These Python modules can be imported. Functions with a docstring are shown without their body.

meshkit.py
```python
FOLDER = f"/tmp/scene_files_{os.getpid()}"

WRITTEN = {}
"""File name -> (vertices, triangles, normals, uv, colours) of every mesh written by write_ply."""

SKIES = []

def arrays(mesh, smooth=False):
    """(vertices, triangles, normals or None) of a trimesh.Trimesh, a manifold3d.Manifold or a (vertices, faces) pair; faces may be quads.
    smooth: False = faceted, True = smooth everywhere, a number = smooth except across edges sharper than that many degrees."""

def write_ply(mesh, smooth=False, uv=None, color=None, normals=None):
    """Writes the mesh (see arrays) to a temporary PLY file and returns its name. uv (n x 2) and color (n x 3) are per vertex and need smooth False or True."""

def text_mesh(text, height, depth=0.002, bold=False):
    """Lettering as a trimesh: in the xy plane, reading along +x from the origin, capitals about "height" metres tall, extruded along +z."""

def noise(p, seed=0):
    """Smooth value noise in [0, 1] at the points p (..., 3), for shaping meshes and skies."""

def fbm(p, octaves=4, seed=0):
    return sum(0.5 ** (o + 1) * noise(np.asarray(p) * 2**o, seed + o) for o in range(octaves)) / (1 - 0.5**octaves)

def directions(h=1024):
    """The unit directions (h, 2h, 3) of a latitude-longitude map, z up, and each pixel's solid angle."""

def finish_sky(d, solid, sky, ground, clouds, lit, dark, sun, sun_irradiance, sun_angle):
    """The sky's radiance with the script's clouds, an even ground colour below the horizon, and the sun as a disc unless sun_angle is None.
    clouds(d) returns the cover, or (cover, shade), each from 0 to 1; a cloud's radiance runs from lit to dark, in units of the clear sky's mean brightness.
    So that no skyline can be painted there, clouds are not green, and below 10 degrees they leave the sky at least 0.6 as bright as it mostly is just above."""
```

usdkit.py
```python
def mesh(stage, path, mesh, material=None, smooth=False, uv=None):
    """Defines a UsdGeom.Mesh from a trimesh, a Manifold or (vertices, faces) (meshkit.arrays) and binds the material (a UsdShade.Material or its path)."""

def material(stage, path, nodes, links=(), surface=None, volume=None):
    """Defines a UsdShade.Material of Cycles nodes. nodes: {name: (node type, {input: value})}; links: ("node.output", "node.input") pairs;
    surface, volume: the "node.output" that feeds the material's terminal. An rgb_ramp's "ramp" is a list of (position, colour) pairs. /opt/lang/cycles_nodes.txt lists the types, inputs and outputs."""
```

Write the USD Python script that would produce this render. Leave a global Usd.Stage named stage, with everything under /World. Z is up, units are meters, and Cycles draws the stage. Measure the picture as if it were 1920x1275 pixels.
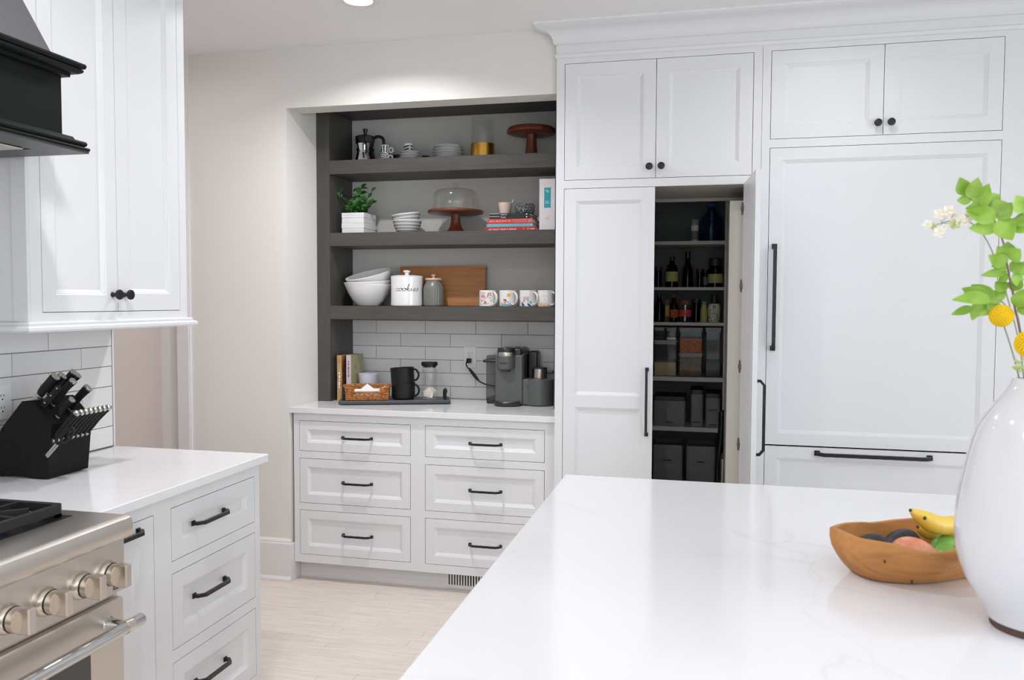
import math, random
import numpy as np, trimesh, shapely
from shapely import affinity
from shapely.geometry import Polygon, LineString, box as sbox, Point
from shapely.ops import unary_union
import manifold3d as m3
import usdkit, meshkit
from pxr import Usd, UsdGeom, UsdLux, UsdShade, Sdf, Gf

stage = Usd.Stage.CreateInMemory()
UsdGeom.SetStageUpAxis(stage, 'Z'); UsdGeom.SetStageMetersPerUnit(stage, 1.0)
world = UsdGeom.Xform.Define(stage, '/World'); stage.SetDefaultPrim(world.GetPrim())
UsdGeom.Scope.Define(stage, '/World/Looks')
PI = math.pi
rng = random.Random(7)

# ------------------------------------------------------------------ camera
cam = UsdGeom.Camera.Define(stage, '/World/camera')
RT = (0.9734040215, 0.2290556470, 0.0042569352); UP = (-0.0150114841, 0.0452297972, 0.9988638149); FW = (-0.2286028570, 0.9723619573, -0.0474653317)
cam.AddTransformOp().Set(Gf.Matrix4d(*RT, 0, *UP, 0, -FW[0], -FW[1], -FW[2], 0, 0, 0, 1.469206, 1))
cam.CreateHorizontalApertureAttr(36.0); cam.CreateVerticalApertureAttr(36.0 * 1275 / 1920)
cam.CreateFocalLengthAttr(36.0 * 1546.854 / 1920); cam.CreateClippingRangeAttr(Gf.Vec2f(0.05, 60))
cam.CreateFStopAttr(7.0); cam.CreateFocusDistanceAttr(3.7)
cam.CreateExposureAttr(-0.58)

# ------------------------------------------------------------------ lights: frontal fill through an added window behind the camera; the recessed lamps follow with their fixtures
CAN = 600.0          # radiance of a recessed lamp's disk
FRONT_FILL2 = 8.0          # and at the right-hand window
FRONT_FILL = 0.9           # radiance of the fill at the added window behind the camera
dome = UsdLux.DomeLight.Define(stage, '/World/sky'); dome.CreateIntensityAttr(1.0); dome.CreateColorAttr(Gf.Vec3f(0.75, 0.87, 1.0))
front_fill = UsdLux.RectLight.Define(stage, '/World/daylight'); front_fill.CreateWidthAttr(3.4); front_fill.CreateHeightAttr(1.5)  # added frontal fill, set outside the unseen window
front_fill.CreateIntensityAttr(FRONT_FILL); front_fill.CreateColorAttr(Gf.Vec3f(0.93, 0.97, 1.0))
front_fill.AddTranslateOp().Set(Gf.Vec3d(0.3, -3.13, 1.6)); front_fill.AddRotateXYZOp().Set(Gf.Vec3f(90, 0, 0))   # points along +y
front_fill2 = UsdLux.RectLight.Define(stage, '/World/daylight_right'); front_fill2.CreateWidthAttr(2.6); front_fill2.CreateHeightAttr(1.4)
front_fill2.CreateIntensityAttr(FRONT_FILL2); front_fill2.CreateColorAttr(Gf.Vec3f(0.90, 0.95, 1.0))
front_fill2.AddTranslateOp().Set(Gf.Vec3d(3.42, 0.2, 1.6)); front_fill2.AddRotateXYZOp().Set(Gf.Vec3f(90, 0, 90))   # points along -x
CANS = [(-1.46, 3.33), (0.5, 3.3), (-1.12, 1.5), (2.3, 2.6), (-1.25, 0.1), (0.4, -0.3), (2.3, 0.6), (-1.25, -1.4), (0.4, -1.8), (2.3, -1.2), (-2.55, 3.2)]  # the last, over the hall, is added to brighten the left wall
DIM = {0: 2.1, 1: .36, 2: 1.15, 3: .25, 4: 1.2, 5: .3, 6: .7, 10: .22}

# ------------------------------------------------------------------ helpers: colour and materials
def lin(c):
    if isinstance(c, (int, float)): c = (c, c, c)
    return tuple((v / 255 / 12.92 if v / 255 <= .04045 else ((v / 255 + .055) / 1.055) ** 2.4) for v in c)
LOOK = {}
def look(name, nodes, links, surface='p.BSDF'):
    LOOK[name] = usdkit.material(stage, '/World/Looks/' + name, nodes, links, surface=surface); return name
def plain(name, c, rough=.5, metal=0., spec=.5, bump=None, vary=0., spot=None, coat=0., trans=0., sss=0., stretch=(1, 1, 1), coord='object', emit=0.):
    """One principled look. bump=(scale, strength, distance); vary: value change from thing to thing; spot=(scale, other colour, low, high): blotches."""
    n = {'p': ('principled_bsdf', dict(base_color=lin(c), roughness=rough, metallic=metal, specular_ior_level=spec, coat_weight=coat))}
    if emit: n['p'][1].update(emission_color=lin(c), emission_strength=emit)
    if sss: n['p'][1].update(subsurface_weight=sss, subsurface_scale=.01)
    l = []
    if bump or spot:
        n['tc'] = ('texture_coordinate', {}); n['mp'] = ('mapping', dict(scale=stretch)); l.append(('tc.' + coord, 'mp.vector'))
    src = None
    if spot:
        sc, c2, lo, hi = spot
        n['sn'] = ('noise_texture', dict(scale=sc, detail=5., roughness=.6)); l.append(('mp.vector', 'sn.vector'))
        n['sr'] = ('rgb_ramp', dict(ramp=[(0, lin(c)), (lo, lin(c)), (hi, lin(c2)), (1, lin(c2))])); l += [('sn.fac', 'sr.fac')]
        src = 'sr.color'
    if vary:
        n['oi'] = ('object_info', {}); n['vr'] = ('map_range', dict(from_min=0., from_max=1., to_min=1 - vary, to_max=1 + vary)); l.append(('oi.random', 'vr.value'))
        n['hv'] = ('hsv', dict(color=lin(c))); l.append(('vr.result', 'hv.value'))
        if src: l.append((src, 'hv.color'))
        src = 'hv.color'
    if src: l.append((src, 'p.base_color'))
    if bump:
        n['bn'] = ('noise_texture', dict(scale=bump[0], detail=3.)); n['bp'] = ('bump', dict(strength=bump[1], distance=bump[2] if len(bump) > 2 else .002))
        l += [('mp.vector', 'bn.vector'), ('bn.fac', 'bp.height'), ('bp.normal', 'p.normal')]
    return look(name, n, l)
def wood(name, c1, c2, rough=.45, axis='x', scale=9., vary=0., fine=90., c3=None, knots=False, spec=.4, per_island=False, coord='object'):
    """Grain stretched along an axis, with broad figure and fine pores."""
    st = {'x': (.07, 1, 1), 'y': (1, .07, 1), 'z': (1, 1, .07)}[axis]
    n = {'tc': ('texture_coordinate', {}), 'oi': ('object_info', {}), 'ge': ('geometry', {}), 'mp': ('mapping', dict(scale=st)),
         'off': ('vector_math', dict(math_type='multiply_add', vector2=(1, 1, 1))), 'big': ('noise_texture', dict(scale=scale, detail=4., roughness=.55, distortion=1.2 if knots else .4)),
         'fin': ('noise_texture', dict(scale=fine, detail=3., roughness=.6)), 'rp': ('rgb_ramp', dict(ramp=[(.25, lin(c1)), (.55, lin(c2)), (.8, lin(c3 or c1))])),
         'fr': ('map_range', dict(from_min=.3, from_max=.7, to_min=.88, to_max=1.08)), 'hv': ('hsv', {}), 'mu': ('math', dict(math_type='multiply')),
         'vr': ('map_range', dict(from_min=0., from_max=1., to_min=1 - vary, to_max=1 + vary)), 'cb': ('combine_xyz', {}), 'sc': ('math', dict(math_type='multiply', value2=37.)),
         'p': ('principled_bsdf', dict(roughness=rough, specular_ior_level=spec)), 'bp': ('bump', dict(strength=.12, distance=.001))}
    rnd = 'ge.random_per_island' if per_island else 'oi.random'
    l = [(rnd, 'sc.value1'), ('sc.value', 'cb.x'), ('sc.value', 'cb.y'), ('sc.value', 'cb.z'), ('tc.' + coord, 'off.vector1'), ('cb.vector', 'off.vector3'), ('off.vector', 'mp.vector'),
         ('mp.vector', 'big.vector'), ('mp.vector', 'fin.vector'), ('big.fac', 'rp.fac'), ('rp.color', 'hv.color'), ('fin.fac', 'fr.value'), (rnd, 'vr.value'),
         ('fr.result', 'mu.value1'), ('vr.result', 'mu.value2'), ('mu.value', 'hv.value'), ('hv.color', 'p.base_color'), ('fin.fac', 'bp.height'), ('bp.normal', 'p.normal')]
    return look(name, n, l)
def pane(name, tint=(1, 1, 1), rough=.02, gloss=1.0, haze=0.0, hazec=(200, 205, 205), ior=1.32):
    """Thin clear glass or plastic: light passes, the skin mirrors by angle, seen flat it darkens a little at the edges."""
    n = {'t': ('transparent_bsdf', dict(color=tint)), 'g': ('glossy_bsdf', dict(color=(gloss, gloss, gloss), roughness=rough)), 'f': ('fresnel', {}), 'ge': ('geometry', {}), 'io': ('map_range', dict(from_min=0., from_max=1., to_min=ior, to_max=1 / ior)), 'm': ('mix_closure', {}),
         'd': ('diffuse_bsdf', dict(color=lin(hazec))), 'h': ('mix_closure', dict(fac=haze))}
    l = [('ge.backfacing', 'io.value'), ('io.result', 'f.IOR'), ('f.fac', 'm.fac'), ('t.BSDF', 'h.closure1'), ('d.BSDF', 'h.closure2'), ('h.closure', 'm.closure1'), ('g.BSDF', 'm.closure2')]
    return look(name, n, l, 'm.closure')

# ------------------------------------------------------------------ helpers: shapes
def cat(*ms):
    out = []
    for m in ms:
        out += list(m) if isinstance(m, (list, tuple)) else [m]
    return trimesh.util.concatenate(out) if len(out) > 1 else out[0]
def bx(x0, x1, y0, y1, z0, z1, b=0.):
    """A box; b chamfers every edge."""
    if not b:
        m = trimesh.creation.box((x1 - x0, y1 - y0, z1 - z0)); m.apply_translation(((x0 + x1) / 2, (y0 + y1) / 2, (z0 + z1) / 2)); return m
    h = np.array([x1 - x0, y1 - y0, z1 - z0]) / 2; c = np.array([x0 + x1, y0 + y1, z0 + z1]) / 2; pts = []
    for s in np.ndindex(2, 2, 2):
        s = np.array(s) * 2 - 1
        for k in range(3):
            d = h - b; d[k] = h[k]; pts.append(c + s * d)
    return trimesh.convex.convex_hull(np.array(pts))
def rbx(x0, x1, y0, y1, z0, z1, r, n=12):
    """A box with round edges."""
    s = m3.Manifold.sphere(r, n); pts = []
    return tm(m3.Manifold.batch_hull([s.translate((x, y, z)) for x in (x0 + r, x1 - r) for y in (y0 + r, y1 - r) for z in (z0 + r, z1 - r)]))
def tm(man):
    m = man.to_mesh(); return trimesh.Trimesh(m.vert_properties[:, :3], m.tri_verts, process=False)
def lathe(prof, n=32, start=0.):
    """A profile of (radius, z) turned about z; a closed outline gives a wall."""
    p = np.array(prof, float); k = len(p); a = start + np.arange(n) * 2 * PI / n
    v = np.stack([np.outer(np.cos(a), p[:, 0]), np.outer(np.sin(a), p[:, 0]), np.tile(p[:, 1], (n, 1))], -1).reshape(-1, 3)
    f = []
    for i in range(n):
        j = (i + 1) % n
        for q in range(k - 1):
            A, B, C, D = i * k + q, j * k + q, j * k + q + 1, i * k + q + 1
            if p[q, 0] > 1e-9: f.append((A, B, C))
            if p[q + 1, 0] > 1e-9: f.append((A, C, D))
    m = trimesh.Trimesh(v, np.array(f)); m.merge_vertices()
    if m.is_watertight and m.volume < 0: m.invert()
    return m
def shell(outer, t, n=32, **k):
    """A vessel: outer profile from the bottom centre up to the rim, wall thickness t."""
    o = np.array(outer, float); d = np.gradient(o, axis=0); nrm = np.stack([-d[:, 1], d[:, 0]], 1); nrm /= np.maximum(np.linalg.norm(nrm, axis=1, keepdims=True), 1e-9)
    i = o + nrm * t; i[:, 0] = np.maximum(i[:, 0], 0); i[0] = (0, o[0, 1] + t); i[-1] = (max(o[-1, 0] - t, 1e-4), o[-1, 1])
    i[:, 1] = np.maximum(i[:, 1], o[0, 1] + t)
    mid = (o[-1] + i[-1]) / 2 + (0, t * .45)
    return lathe([*map(tuple, o), tuple(mid), *map(tuple, i[::-1])], n, **k)
def tube(path, r, n=8, closed=False):
    """A round rod along a path; r may be one radius per point."""
    p = np.array(path, float); k = len(p); r = np.broadcast_to(np.array(r, float), (k,))
    t = np.gradient(p, axis=0) if not closed else np.roll(p, -1, 0) - np.roll(p, 1, 0); t /= np.maximum(np.linalg.norm(t, axis=1, keepdims=True), 1e-12)
    u = np.cross(t[0], (0, 0, 1.)); u = u if np.linalg.norm(u) > 1e-3 else np.cross(t[0], (1., 0, 0)); u /= np.linalg.norm(u); v = []
    for i in range(k):
        u = u - t[i] * (u @ t[i]); u /= np.linalg.norm(u); w = np.cross(t[i], u); a = np.arange(n) * 2 * PI / n
        v.append(p[i] + r[i] * (np.outer(np.cos(a), u) + np.outer(np.sin(a), w)))
    v = np.vstack(v); f = []
    for i in range(k if closed else k - 1):
        for j in range(n):
            a, b, c, d = i * n + j, i * n + (j + 1) % n, ((i + 1) % k) * n + (j + 1) % n, ((i + 1) % k) * n + j
            f += [(a, b, c), (a, c, d)]
    if not closed:
        v = np.vstack([v, p[0], p[-1]])
        for j in range(n):
            f += [(len(v) - 2, (j + 1) % n, j), (len(v) - 1, (k - 1) * n + j, (k - 1) * n + (j + 1) % n)]
    m = trimesh.Trimesh(v, np.array(f), process=False)
    return m
def spline(pts, n=24):
    """Catmull-Rom through the points."""
    p = np.array(pts, float); p = np.vstack([2 * p[0] - p[1], p, 2 * p[-1] - p[-2]]); out = []; k = len(p) - 3; per = max(2, n // k)
    for i in range(k):
        for t in np.linspace(0, 1, per, endpoint=False):
            a, b, c, d = p[i:i + 4]; out.append(.5 * (2 * b + (c - a) * t + (2 * a - 5 * b + 4 * c - d) * t * t + (3 * b - a - 3 * c + d) * t ** 3))
    out.append(p[-2]); return np.array(out)
def ext(poly, h):
    """A flat outline given a thickness along z."""
    gs = [g for g in getattr(poly, 'geoms', [poly]) if g.area > 1e-12]
    return cat(*[trimesh.creation.extrude_polygon(g, h, engine='earcut') for g in gs])
def mv(m, x=0, y=0, z=0): m = m.copy(); m.apply_translation((x, y, z)); return m
def rot(m, deg, axis=(0, 0, 1), at=(0, 0, 0)): m = m.copy(); m.apply_transform(trimesh.transformations.rotation_matrix(math.radians(deg), axis, at)); return m
def sc(m, x=1, y=1, z=1): m = m.copy(); m.vertices = m.vertices * (x, y, z); return m
def stand_up(m): return rot(m, 90, (1, 0, 0))      # drawn in xy, looked at along +z -> upright in xz, looked at along +y
def loft(rings):
    """Rings of equal point number, each counter-clockwise seen from above, joined from bottom to top and capped flat."""
    k = len(rings[0]); v = np.vstack(rings); f = []
    for i in range(len(rings) - 1):
        for j in range(k):
            a, b, c, d = i * k + j, i * k + (j + 1) % k, (i + 1) * k + (j + 1) % k, (i + 1) * k + j
            f += [(a, b, c), (a, c, d)]
    v = np.vstack([v, rings[0].mean(0), rings[-1].mean(0)]); n0 = (len(rings) - 1) * k
    for j in range(k):
        f += [(len(v) - 2, (j + 1) % k, j), (len(v) - 1, n0 + j, n0 + (j + 1) % k)]
    return trimesh.Trimesh(v, np.array(f), process=False)
def rects(levels):
    """levels: (z, x0, x1, y0, y1)."""
    return loft([np.array([(x0, y0, z), (x1, y0, z), (x1, y1, z), (x0, y1, z)], float) for z, x0, x1, y0, y1 in levels])
def wrap(poly, rad, phi0=-PI / 2, R0=None, t=.0004, z0=0., step=.004):
    """Flat print laid round a turned body: poly in (arc length, z), rad(z) the body's radius."""
    m = ext(poly, t); m = m.subdivide_to_size(step); R0 = R0 or rad(float(np.mean(m.vertices[:, 1])) + z0)
    s, z, w = m.vertices.T; z = z + z0; r = np.array([rad(q) for q in z]) + w - t * .4; a = phi0 + s / R0
    m.vertices = np.stack([r * np.cos(a), r * np.sin(a), z], 1); return m
def prof_rad(prof):
    p = np.array(prof, float); o = np.argsort(p[:, 1], kind='stable'); return lambda z: float(np.interp(z, p[o, 1], p[o, 0]))
def letters(t, h, d=.0006, bold=False): return meshkit.text_mesh(t, h, d, bold)
def sharp(m): m = m.copy(); m.unmerge_vertices(); return m

# ------------------------------------------------------------------ helpers: the scene's objects
used = {}
def path_for(parent, name):
    key = (parent, name); k = used.get(key, 0); used[key] = k + 1
    return f'{parent}/{name}' + (f'_{k:03d}' if k else '')
class Thing:
    def __init__(s, prim, shift): s.prim, s.path, s.shift = prim, str(prim.GetPath()), shift
def data(prim, **kw):
    for k, v in kw.items():
        if v: prim.SetCustomDataByKey(k, v)
def thing(name, label, cat_, loc=(0, 0, 0), group=None, kind=None, local=True, rz=0.):
    """A thing at top level; its parts are drawn about its base (local) or in the room's coordinates (local=False)."""
    x = UsdGeom.Xform.Define(stage, path_for('/World', name)); x.AddTranslateOp().Set(Gf.Vec3d(*map(float, loc)))
    if rz: x.AddRotateZOp().Set(rz)
    data(x.GetPrim(), label=label, category=cat_, group=group, kind=kind)
    return Thing(x.GetPrim(), None if local else np.array(loc, float))
def part(t, name, mesh, mat, smooth=30, label=None, kind=None):
    if isinstance(mesh, (list, tuple)): mesh = cat(*mesh)
    if t.shift is not None: mesh = mv(mesh, *(-t.shift))
    m = usdkit.mesh(stage, path_for(t.path, name), mesh, LOOK[mat], smooth)
    data(m.GetPrim(), label=label, kind=kind)
    return Thing(m.GetPrim(), t.shift)
def struct(name, mesh, mat, smooth=False, label=None):
    if isinstance(mesh, (list, tuple)): mesh = cat(*mesh)
    m = usdkit.mesh(stage, path_for('/World', name), mesh, LOOK[mat], smooth); data(m.GetPrim(), kind='structure', label=label)
    return Thing(m.GetPrim(), None)
def room_part(name, label=None):
    x = UsdGeom.Xform.Define(stage, path_for('/World', name)); data(x.GetPrim(), kind='structure', label=label); return Thing(x.GetPrim(), None)
def again(t, label, loc, rz=0., group=None):
    """The same thing once more: an instance under the next number."""
    name = t.path.rpartition('/')[2].rstrip('0123456789').rstrip('_'); cd = t.prim.GetCustomData()
    x = UsdGeom.Xform.Define(stage, path_for('/World', name))
    x.GetPrim().GetReferences().AddInternalReference(t.prim.GetPath())
    x.ClearXformOpOrder(); x.AddTranslateOp(opSuffix='at').Set(Gf.Vec3d(*map(float, loc)))
    if rz: x.AddRotateZOp(opSuffix='turn').Set(rz)
    x.GetPrim().SetInstanceable(True); data(x.GetPrim(), label=label, category=cd['category'], group=group or cd.get('group'))
    return Thing(x.GetPrim(), t.shift)

# ------------------------------------------------------------------ looks
plain('white_paint', (231, 231, 233), .34, spec=.4)
plain('cabinet_inside', (120, 118, 114), .7)
plain('wall_paint', (232, 229, 224), .75, spec=.2, bump=(160, .05, .001))
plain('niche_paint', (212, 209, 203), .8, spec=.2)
plain('ceiling_paint', (244, 243, 243), .85, spec=.1)
plain('hall_paint', (205, 192, 186), .8, spec=.1)
plain('trim_paint', (234, 232, 232), .4)
plain('pantry_shade_grey', (122, 124, 120), .85, spec=.1)  # darker than the pantry walls themselves: their shade is in this colour
plain('pantry_shelf', (186, 182, 174), .6)
plain('jamb_paint', (200, 195, 186), .6)
plain('tile_glaze', (230, 229, 228), .22, spec=.5, vary=.035, bump=(26, .25, .003))
plain('grout', (128, 126, 124), .9)
plain('black_metal', (20, 21, 22), .38, spec=.5)
plain('chrome', (205, 205, 205), .12, metal=1.)
plain('steel', (214, 207, 199), .34, metal=1., bump=(40, .12, .0006), stretch=(60, 1, 60))
plain('hinge_nickel', (120, 104, 92), .45, metal=.5)
plain('steel_knob', (226, 218, 208), .22, metal=1.)
plain('iron', (24, 25, 26), .55)
plain('black_void', (8, 8, 8), .8)
plain('oven_glass', (60, 60, 60), .05, spec=.8)
plain('hood_bronze', (20, 23, 22), .5, spec=.15)
plain('hood_canopy_glare', (86, 86, 89), .38, spec=.7)  # hood paint made lighter: ceiling glare on the slope is in this colour
plain('hood_under', (70, 71, 70), .4, metal=.4)
wood('grey_oak', (74, 71, 68), (84, 81, 77), .5, 'x', 10., c3=(66, 64, 61), spec=.3)
wood('grey_oak_post', (74, 71, 68), (84, 81, 77), .5, 'z', 10., c3=(66, 64, 61), spec=.3)
wood('floor_oak', (234, 222, 212), (239, 228, 219), .38, 'x', 7., vary=.05, fine=70., c3=(226, 208, 192), per_island=True)
look('quartz', {'tc': ('texture_coordinate', {}), 'w': ('noise_texture', dict(scale=1.3, detail=3., distortion=.6)), 'vm': ('vector_math', dict(math_type='multiply_add', vector2=(.55, .55, .55))),
     'v': ('voronoi_texture', dict(feature='distance_to_edge', scale=1.5)), 'r': ('rgb_ramp', dict(ramp=[(0, lin((224, 223, 226))), (.006, lin((231, 230, 232))), (.02, lin((233, 232, 234))), (1, lin((233, 232, 234)))])),
     'b': ('noise_texture', dict(scale=2.2, detail=2.)), 'br': ('map_range', dict(from_min=.45, from_max=.62, to_min=0., to_max=1., clamp=True)), 'mx': ('mix_color', dict(a=lin((233, 232, 234)))),
     'p': ('principled_bsdf', dict(roughness=.12, specular_ior_level=.45))},
     [('tc.object', 'w.vector'), ('w.color', 'vm.vector1'), ('tc.object', 'vm.vector3'), ('vm.vector', 'v.vector'), ('v.distance', 'r.fac'), ('tc.object', 'b.vector'), ('b.fac', 'br.value'), ('br.result', 'mx.fac'), ('r.color', 'mx.b'), ('mx.result', 'p.base_color')])
look('lamp_glow', {'e': ('emission', dict(color=(1., .97, .93), strength=6.))}, [], 'e.emission')
pane('window_glass', (.98, 1, 1))

# ------------------------------------------------------------------ the room
CEIL = 2.746; YW = 3.88; YC = 3.861; YB = 4.4625; XL = -2.1684; YE = 2.6775
# floor: oak strips along x; those in view are pieces of their own
fl = room_part('floor')
part(fl, 'subfloor', bx(-4.2, 3.4, -3.2, 5.4, -.06, -.018), 'black_void', False)
pr = random.Random(3); field = []
W = .0572
row = 0; y = -3.1
while y < 5.3:
    x = -4.1 - pr.random() * .8
    while x < 3.3:
        L = .35 + pr.random() * .95; gap = .0004
        m = bx(x + gap, x + L - gap, y + gap, y + W - gap, -.018, pr.uniform(-.0002, .0002), .0006)
        seen = 1.9 < y < 3.99 and x + L > -2.75 and x < -.28
        if seen: part(fl, 'plank', m, 'floor_oak', False)
        else: field.append(m)
        x += L
    y += W; row += 1
part(fl, 'plank_field', field, 'floor_oak', False, kind='stuff')
# ceiling, with round holes for the recessed lamps
cp = sbox(-4.2, -3.2, 3.4, 5.4)
for cx, cy in CANS: cp = cp.difference(Point(cx, cy).buffer(.066, 12))
struct('ceiling', mv(ext(cp, .05), z=CEIL), 'ceiling_paint')
# walls
wl = room_part('wall_left')
part(wl, 'plaster', [bx(-2.30, XL - .011, -3.1, YE - .005, 0, CEIL), bx(-2.98, -2.30, YE - .13, YE - .005, 0, CEIL), bx(-2.98, -2.85, YE - .005, YW, 0, CEIL)], 'hall_paint', False)
part(wl, 'grout_bed', bx(XL - .011, XL - .003, .4, YE - .012, .914, 1.9), 'grout', False)
part(wl, 'tile_edge_strip', bx(XL - .011, XL + .001, YE - .012, YE - .005, .914, 1.9), 'trim_paint', False)
zz, k = .9175, 0
while zz < 1.85:
    off = 0 if k % 2 == 0 else -.15
    y1 = 2.663 - (0.003 if off else 0)
    ends = [2.663]; e = 2.359 if k % 2 else 2.509
    while e > .45: ends.append(e); e -= .3025
    for a, b in zip(ends[1:], ends[:-1]):
        t = bx(XL - .008, XL, a + .0012, b - .0012, zz + .0012, zz + .0738, .0012)
        part(wl, 'tile', rot(t, pr.uniform(-.12, .12), (0, 0, 1), (XL, (a + b) / 2, zz)), 'tile_glaze', False)
    zz += .0752; k += 1
wb = room_part('wall_back')
YP = 4.1608; ZN = 2.4448; YH = 4.0103
part(wb, 'plaster', bx(-2.98, -2.1005, YW, YW + .12, 0, CEIL), 'wall_paint', False)
struct('wall_header', bx(-2.1005, -.69, YW, YH, ZN, CEIL), 'wall_paint')
struct('wall_back_upper', bx(-.69, 3.3, 4.43, 4.5, 2.02, CEIL), 'wall_paint')
struct('wall_niche_side', ext(Polygon([(-2.2, YW + .001), (-2.1005, YW + .001), (-2.0757, YP), (-2.0757, 4.6), (-2.2, 4.6)]), 2.6), 'wall_paint')
struct('wall_niche_top', bx(-2.1005, -.69, YH, 4.6, 2.60, 2.7), 'wall_paint')
wb = room_part('wall_niche')
part(wb, 'niche_lining', bx(-2.08, -.69, YB, 4.6, 0, 2.6), 'niche_paint', False)
part(wb, 'grout_bed', bx(-2.0, -.70, YB - .006, YB, .914, 1.3643), 'grout', False)
for r in range(6):
    z0 = .9095 + .0742 * r + .0005; z1 = min(z0 + .0742, 1.364)
    if z1 - z0 < .02: continue
    z0 = max(z0, .9145)
    xs = [-2.0]; x = -1.853 if (5 - r) % 2 == 0 else -1.704
    while x < -.72: xs.append(x); x += .2985
    xs.append(-.70)
    for a, b in zip(xs[:-1], xs[1:]):
        t = bx(a + .0012, b - .0012, YB - .009, YB - .001, z0 + .0012, z1 - .0012, .0012)
        part(wb, 'tile', rot(t, pr.uniform(-.12, .12), (0, 0, 1), ((a + b) / 2, YB, z0)), 'tile_glaze', False)
struct('trim_1', [bx(-2.742, -2.662, YW - .018, YW, 0, CEIL), bx(-2.736, -2.668, YW - .024, YW - .018, 0, CEIL)], 'trim_paint')
for s, (x0, x1) in enumerate(((-2.662, -2.085),)):
    struct('baseboard_back', rects([(0, x0, x1, YW - .028, YW), (.012, x0, x1, YW - .027, YW), (.026, x0, x1, YW - .016, YW), (.196, x0, x1, YW - .016, YW), (.204, x0, x1 - .004, YW - .012, YW), (.210, x0, x1 - .003, YW - .012, YW), (.222, x0, x1 - .01, YW - .004, YW)]), 'trim_paint')
struct('baseboard_niche', bx(-2.1005, -2.085, YW - .001, 3.9662, 0, .196, .001), 'trim_paint')
wr_ = ext(sbox(-3.2, 0, 5.3, CEIL).difference(sbox(-1.1, .9, 1.5, 2.3)), .1); wr_ = rot(stand_up(wr_), 90)
struct('wall_right', mv(wr_, 3.3, 0, 0) if wr_.bounds[0, 0] < -.05 else mv(wr_, 3.2, 0, 0), 'wall_paint')
w2 = room_part('window_2')
part(w2, 'window_frame', [bx(3.19, 3.26, a_, b_, c_, d_) for a_, b_, c_, d_ in ((-1.16, -1.08, .84, 2.36), (1.48, 1.56, .84, 2.36), (.17, .23, .9, 2.3), (-1.08, 1.48, .84, .92), (-1.08, 1.48, 2.28, 2.36))], 'trim_paint', False)
for a_, b_ in ((-1.08, .17), (.23, 1.48)): part(w2, 'pane', bx(3.25, 3.256, a_, b_, .92, 2.28), 'window_glass', False)
struct('wall_pantry', [bx(-1.0, .55, 4.99, 5.1, 0, 2.5), bx(.45, .55, 4.5, 5.0, 0, 2.5), bx(-.69, -.64, 4.5, 5.0, 0, 2.5), bx(-.7, .55, 4.43, 5.1, 2.3, 2.4)], 'pantry_shade_grey')
struct('wall_hall', [bx(-4.2, -2.98, YW, 4.0, 0, CEIL)], 'hall_paint')
# wall with the added window behind the camera
wf = ext(sbox(-2.3, 0, 3.3, CEIL).difference(sbox(-1.4, .85, 2.0, 2.35)), .12)
struct('wall_front', mv(stand_up(wf), 0, -2.9, 0), 'wall_paint')
w1 = room_part('window_1')  # unseen window, added to carry the frontal fill
part(w1, 'window_frame', mv(stand_up(ext(sbox(-1.45, .8, 2.05, 2.4).difference(unary_union([sbox(-1.34 + 1.11 * i, .91, -1.34 + 1.11 * i + 1.06, 2.29) for i in range(3)])), .09)), 0, -2.91, 0), 'trim_paint', False)
for i in range(3): part(w1, 'pane', bx(-1.34 + 1.11 * i, -.28 + 1.11 * i, -2.97, -2.964, .91, 2.29), 'window_glass', False)

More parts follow.
